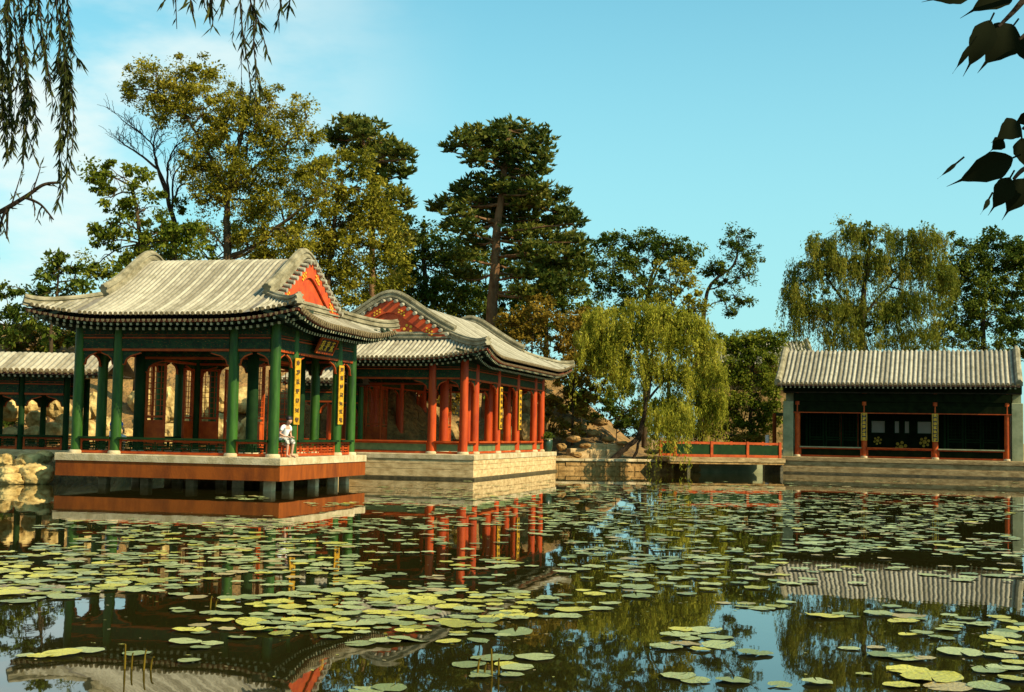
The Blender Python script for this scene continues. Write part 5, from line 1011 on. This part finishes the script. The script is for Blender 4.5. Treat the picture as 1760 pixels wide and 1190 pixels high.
# ------------------------------------------------------------------ near willow whose streamers hang into the top left
def near_willow():
    O = Vector((-3.3, 3.6, float(ground_z(-3.3, 3.6)))); root = empty('near_willow', O, 0, 'near willow with dark leafy streamers hanging into the upper left of the view', 'tree')
    mb = MB(); P = wood(mb, [O+Vector((0, 0, -.3)), O+Vector((-.05, .1, 1.5)), O+Vector((.1, .3, 3.4)), O+Vector((.5, 1.2, 5.0))], .24, .15, .0)
    wood(mb, [P[-1], Vector((-2.9, 6.5, 5.3)), Vector((-2.9, 8.5, 5.4)), Vector((-3.2, 9.6, 5.6))], .13, .05); wood(mb, [P[-1], Vector((-2.0, 5.6, 5.2)), Vector((-1.4, 6.4, 5.0)), Vector((-1.0, 7.0, 4.95))], .10, .03)
    wood(mb, [Vector((-2.9, 6.5, 5.3)), Vector((-4.6, 8.0, 4.4)), Vector((-5.2, 9.0, 3.55))], .07, .045); mb2 = MB(); mb2.v = [tuple(Vector(v)-O) for v in mb.v]; mb2.f, mb2.m, mb2.sm = mb.f, mb.m, mb.sm; mb2.build('trunk', M['barkdark'], root)
    def streamer(pts, Y, n, ln, spread, side=5, r=.006):
        mb = MB(); Vs = []; main = smooth_path(path_px(pts, Y), 8); lines = [(main, r)]; k = m_px(Y)
        for _ in range(side):
            i = random.randrange(0, max(1, len(main)*2//3)); s = main[i]; L_ = random.uniform(.15, .5)*(main[0]-main[-1]).length; d = Vector((random.gauss(0, spread), random.gauss(0, spread), 0))
            lines.append(([s, s+d*.6+Vector((0, 0, -L_*.35)), s+d+Vector((0, 0, -L_))], r*.6))
        C = []; D = []
        for ln_, rr in lines:
            S = smooth_path(ln_, 4) if len(ln_) == 3 else ln_; mb.tube(S, [rr*(1-.6*i/(len(S)-1)) for i in range(len(S))], 5, False); tot = sum((S[i+1]-S[i]).length for i in range(len(S)-1)); m = max(3, int(n*1.25*tot/k/100))
            for _ in range(m):
                i = random.randrange(len(S)-1); p = S[i].lerp(S[i+1], random.random()); t = (S[i+1]-S[i]).normalized(); d = t*.8+Vector((random.gauss(0, .45), random.gauss(0, .45), -.45)); d.normalize(); L2 = ln*random.uniform(.55, 1.25); C.append(tuple(p+d*L2*.5)); D.append((*d, L2))
        D = np.array(D); V = leafquads(np.array(C), D[:, :3], unit(len(C)), D[:, 3], D[:, 3]*.16)
        b0 = len(mb.v); mb.v += [tuple(v) for v in V.reshape(-1, 3)]; mb.f += [tuple(b0+4*i+j for j in range(4)) for i in range(len(V))]; mb.m += [1]*len(V); mb.sm += [False]*len(V)
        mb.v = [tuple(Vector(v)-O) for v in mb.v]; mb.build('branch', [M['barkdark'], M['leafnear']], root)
    for pts, Y, n, ln, sp, sd in (([(8,-60),(12,60),(15,150),(22,260)],9,30,.085,.06,6), ([(35,-60),(38,40),(45,120),(40,200),(60,270)],9.2,34,.085,.07,7), ([(20,-60),(30,80),(58,170),(62,235)],8.8,30,.085,.06,6), ([(60,-60),(70,30),(78,90),(82,150)],9,26,.085,.05,5), ([(-10,-60),(2,100),(5,190),(12,270)],9,30,.085,.06,6), ([(50,-60),(52,30),(60,100)],9.1,30,.085,.06,6),
            ([(92,-60),(98,20),(112,90),(124,160),(126,230),(116,300),(98,352)],8.6,32,.085,.05,9), ([(110,-60),(118,20),(124,80),(140,110)],8.7,30,.085,.05,5), ([(100,-60),(104,40),(100,110),(112,140)],8.8,30,.085,.05,5), ([(70,60),(86,140),(92,200)],9,18,.08,.04,3),
            ([(318,-60),(326,-10),(333,28)],6.3,16,.075,.03,2), ([(362,-60),(364,0),(366,46)],6.3,15,.075,.03,2), ([(395,-60),(385,-10),(378,12)],6.3,14,.075,.03,2), ([(425,-60),(430,0),(446,40),(460,95)],6.1,16,.08,.03,3), ([(470,-60),(482,0),(478,35)],6.2,18,.075,.03,3), ([(500,-60),(500,-10),(496,10)],6.2,15,.075,.03,2), ([(345,-60),(350,-5),(352,14)],6.3,12,.07,.03,1),
            ([(412,-60),(414,20),(420,75),(428,120),(432,165)],7.2,13,.07,.05,3), ([(440,-60),(436,60),(442,130),(450,160)],7.3,12,.075,.05,3), ([(300,-60),(302,0),(304,50)],8.2,8,.06,.03,1)): streamer(pts, Y, n, ln, sp, sd)
    streamer([(-60,395),(0,365),(45,338),(75,318),(104,314)], 9, 9, .07, .05, 4, .022); streamer([(45,340),(70,352),(92,378)], 9, 6, .07, .03, 2, .012); streamer([(20,352),(30,320),(36,300)], 9, 8, .07, .03, 2, .006); streamer([(55,332),(66,300),(70,285)], 9, 7, .07, .03, 2, .006); streamer([(0,370),(8,395),(14,412)], 9, 10, .07, .03, 3, .006)
near_willow()
# ------------------------------------------------------------------ near broad leaves at the top right
def near_leaves():
    O = Vector((2.7, 1.6, float(ground_z(2.7, 1.6)))); root = empty('near_broadleaf_tree', O, 0, 'near tree whose dark pointed leaves hang into the upper right of the view', 'tree'); Y = 2.9
    mb = MB(); P = wood(mb, [O+Vector((0, 0, -.3)), O+Vector((0, .1, 1.2)), O+Vector((-.1, .3, 2.4)), O+Vector((-.4, .8, 3.3))], .12, .05)
    for tw in ([(1830,-60),(1770,-10),(1740,22),(1716,46)], [(1850,20),(1785,45),(1752,68)], [(1850,180),(1790,200),(1758,222)], [(1860,250),(1800,285),(1762,290),(1742,308)], [(1840,-80),(1760,-30),(1700,-14)]):
        pp = path_px(tw, Y); j = min(range(len(P)), key=lambda i: (P[i]-pp[0]).length); wood(mb, [P[j], (P[j]+pp[0])/2+Vector((0, 0, .1))]+pp, .018, .0035)
    mb.v = [tuple(Vector(v)-O) for v in mb.v]; mb.build('trunk', M['barkdark'], root)
    for i, (bx, by, tx, ty, w_, dy) in enumerate([(1672,-12,1584,4,36,.0),(1742,-22,1650,32,48,.05),(1702,36,1655,132,46,.0),(1742,44,1680,126,66,.06),(1670,76,1637,127,11,-.04),(1752,66,1772,120,44,.1),(1752,212,1703,246,40,.0),(1740,272,1627,321,50,.03),(1645,280,1611,308,7,-.03),(1756,238,1762,297,44,.1),(1736,306,1698,371,38,.02),(1760,308,1722,379,48,.08),(1700,342,1685,369,9,-.02),(1724,240,1700,262,26,.05),(1775,200,1740,214,24,.04)]):
        a = atY(bx, by, Y+dy); t = atY(tx, ty, Y+dy+random.uniform(-.02, .02)); ax = t-a; L_ = ax.length; ax.normalize(); S = ax.cross(Vector((0, 1, 0))).normalized(); N_ = S.cross(ax); W = w_*m_px(Y)/2; V = []; F = []; n = 14
        for k in range(n+1):
            s = k/n; wv = W*(math.sin(math.pi*min(1, (s/.82))**.75) if s < .82 else 0)*1.0; wv = max(wv, W*.13*(1-s)/.3 if s > .7 else 0); cur = N_*(-.10*L_*math.sin(math.pi*s)*.8)
            if k == 0: wv = W*.12
            if k == n: wv = 0.0004
            c = a+ax*(L_*s)+cur
            for j, e in ((-1, .0), (-.5, .5), (0, 1), (.5, .5), (1, .0)): V.append(c+S*(wv*j*(1+.05*math.sin(k*1.9+i)))-N_*(W*.22*(e-1)*-1*(wv/W))-O)
        for k in range(n):
            for j in range(4): F.append((k*5+j, k*5+j+1, k*5+j+6, k*5+j+5))
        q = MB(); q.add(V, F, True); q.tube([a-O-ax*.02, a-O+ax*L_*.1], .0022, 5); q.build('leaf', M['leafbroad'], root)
near_leaves()
# ------------------------------------------------------------------ people
def skin(name, pts, edges, radii, m_, parent, sub=2, root_i=0):
    me = bpy.data.meshes.new(name); me.from_pydata([tuple(p) for p in pts], edges, []); o = bpy.data.objects.new(name, me); COL.objects.link(o)
    md = o.modifiers.new('skin', 'SKIN'); md.use_smooth_shade = True; sb = o.modifiers.new('sub', 'SUBSURF'); sb.levels = sub; sb.render_levels = sub
    for i, r in enumerate(radii): sv = me.skin_vertices[0].data[i]; sv.radius = (r, r) if not hasattr(r, '__len__') else r; sv.use_root = (i == root_i)
    dg = bpy.context.evaluated_depsgraph_get(); m2 = bpy.data.meshes.new_from_object(o.evaluated_get(dg)); bpy.data.objects.remove(o)
    m2.materials.clear(); m2.materials.append(m_); m2.polygons.foreach_set('use_smooth', [True]*len(m2.polygons)); return link(name, m2, parent)
def person(loc, rz, label, m_shirt, m_bottom, sc=.86, lean=.30):
    root = empty('person', loc, rz, label, 'person'); root.scale = (sc,)*3; S = .53
    def lp(x, y, z): c, s = math.cos(lean), math.sin(lean); return Vector((x*c+(z-S)*s, y, S+(z-S)*c-x*s)) if z > S else Vector((x, y, z))
    P = []; E = []; Rr = []
    def chain(start, lst):
        prev = start
        for p, r in lst:
            P.append(p if isinstance(p, Vector) else Vector(p)); Rr.append(r); i = len(P)-1
            if prev is not None: E.append((prev, i))
            prev = i
        return prev
    pel = chain(None, [((0, 0, S+.03), (.125, .16))])
    chest = chain(pel, [(lp(0, 0, S+.20), (.105, .14)), (lp(.01, 0, S+.38), (.11, .155)), (lp(.0, 0, S+.50), (.07, .09))]); 
    nk = chain(chest, [(lp(.02, 0, S+.57), .052)])
    hc = lp(.045, 0, S+.74); chain(nk, [(lp(.035, 0, S+.635), .06), (lp(.05, 0, S+.69), (.085, .075)), (lp(.04, 0, S+.76), (.10, .08)), (lp(.03, 0, S+.82), (.07, .06))])
    face = len(P)-3; chain(face, [(lp(.135, 0, S+.675), .018)])
    arms = []
    for sy in (-1, 1):
        sh = chain(chest, [(lp(.0, sy*.15, S+.475), .055)]); el = chain(sh, [(lp(.03, sy*.20, S+.33), .044), (Vector((.14, sy*.23, S+.23)), .038), (Vector((.27, sy*.15, S+.15)), .031), (Vector((.34, sy*.09, S+.125)), .026)]); arms.append((sh, el))
        palm = chain(el, [((.385, sy*.075, S+.125), (.020, .034))]); b = P[palm]
        for f, (dy, ln) in enumerate(((-.028, .075), (-.01, .085), (.01, .08), (.027, .062))): chain(palm, [((b.x+.035, b.y+dy, b.z+.002), .0095), ((b.x+.035+ln*.6, b.y+dy*1.15, b.z-.008), .0088), ((b.x+.03+ln, b.y+dy*1.2, b.z-.03), .0075)])
        chain(palm, [((b.x+.005, b.y-sy*.042, b.z-.004), .011), ((b.x+.045, b.y-sy*.055, b.z-.016), .009)])
        chain(pel, [((.10, sy*.10, S+.01), .088), ((.40, sy*.115, S+.02), .062), ((.41, sy*.11, S-.12), .052), ((.38, sy*.10, .12), .036), ((.375, sy*.10, .06), .038), ((.49, sy*.11, .03), (.03, .042)), ((.56, sy*.115, .022), (.018, .03))])
    skin('body', P, E, Rr, M['skin'], root)
    sp = [lp(0, 0, S+.06), lp(0, 0, S+.20), lp(.01, 0, S+.38), lp(.0, 0, S+.50)]; sr = [(.135, .175), (.122, .16), (.127, .172), (.075, .10)]; se = [(0, 1), (1, 2), (2, 3)]
    for sy in (-1, 1): n = len(sp); sp += [lp(0, sy*.155, S+.475), lp(.028, sy*.20, S+.35)]; sr += [.068, .062]; se += [(3, n), (n, n+1)]
    skin('shirt', sp, se, sr, m_shirt, root)
    bp = [Vector((-.01, 0, S+.03))]; br_ = [(.14, .178)]; be = []
    for sy in (-1, 1): n = len(bp); bp += [Vector((.10, sy*.10, S+.01)), Vector((.41, sy*.115, S+.01)), Vector((.43, sy*.112, S-.14))]; br_ += [.102, .082, .09]; be += [(0, n), (n, n+1), (n+1, n+2)]
    skin('trousers', bp, be, br_, m_bottom, root)
    hp_ = [lp(-.025, 0, S+.68), lp(.012, 0, S+.79), lp(.05, 0, S+.865)]; skin('hair', hp_, [(0, 1), (1, 2)], [(.092, .092), (.130, .115), (.085, .08)], M['hair'], root)
    q = MB()
    for sy in (-1, 1): c = lp(.128, sy*.03, S+.715); q.disc(c, (1, sy*.2, -.3), .010, 8, .004)
    c = lp(.130, 0, S+.645); q.bar(c+Vector((0, -.02, 0)), c+Vector((0, .02, 0)), .008); q.build('face_detail', M['hair'], root)
    return root
M['blue'] = mat('blue_cloth', (.05,.13,.45), None, .8); M['patterned'] = mat('patterned_cloth', (.10,.09,.07), (.62,.58,.48), .8, 14, lo=.46, hi=.52)
pp = loc2w(P1O, P1T, -.02, .62, .894); person(pp, P1T-.45, 'person in white shirt hunched forward on the railing seat of the green pavilion', M['white'], M['patterned'], .84, .42)
pp = loc2w(P1O, P1T, -4.90, .42, .894); person(pp, P1T+math.pi*.5, 'person in blue top mostly hidden behind the second green column from the left', M['blue'], M['white'], .86, .15)
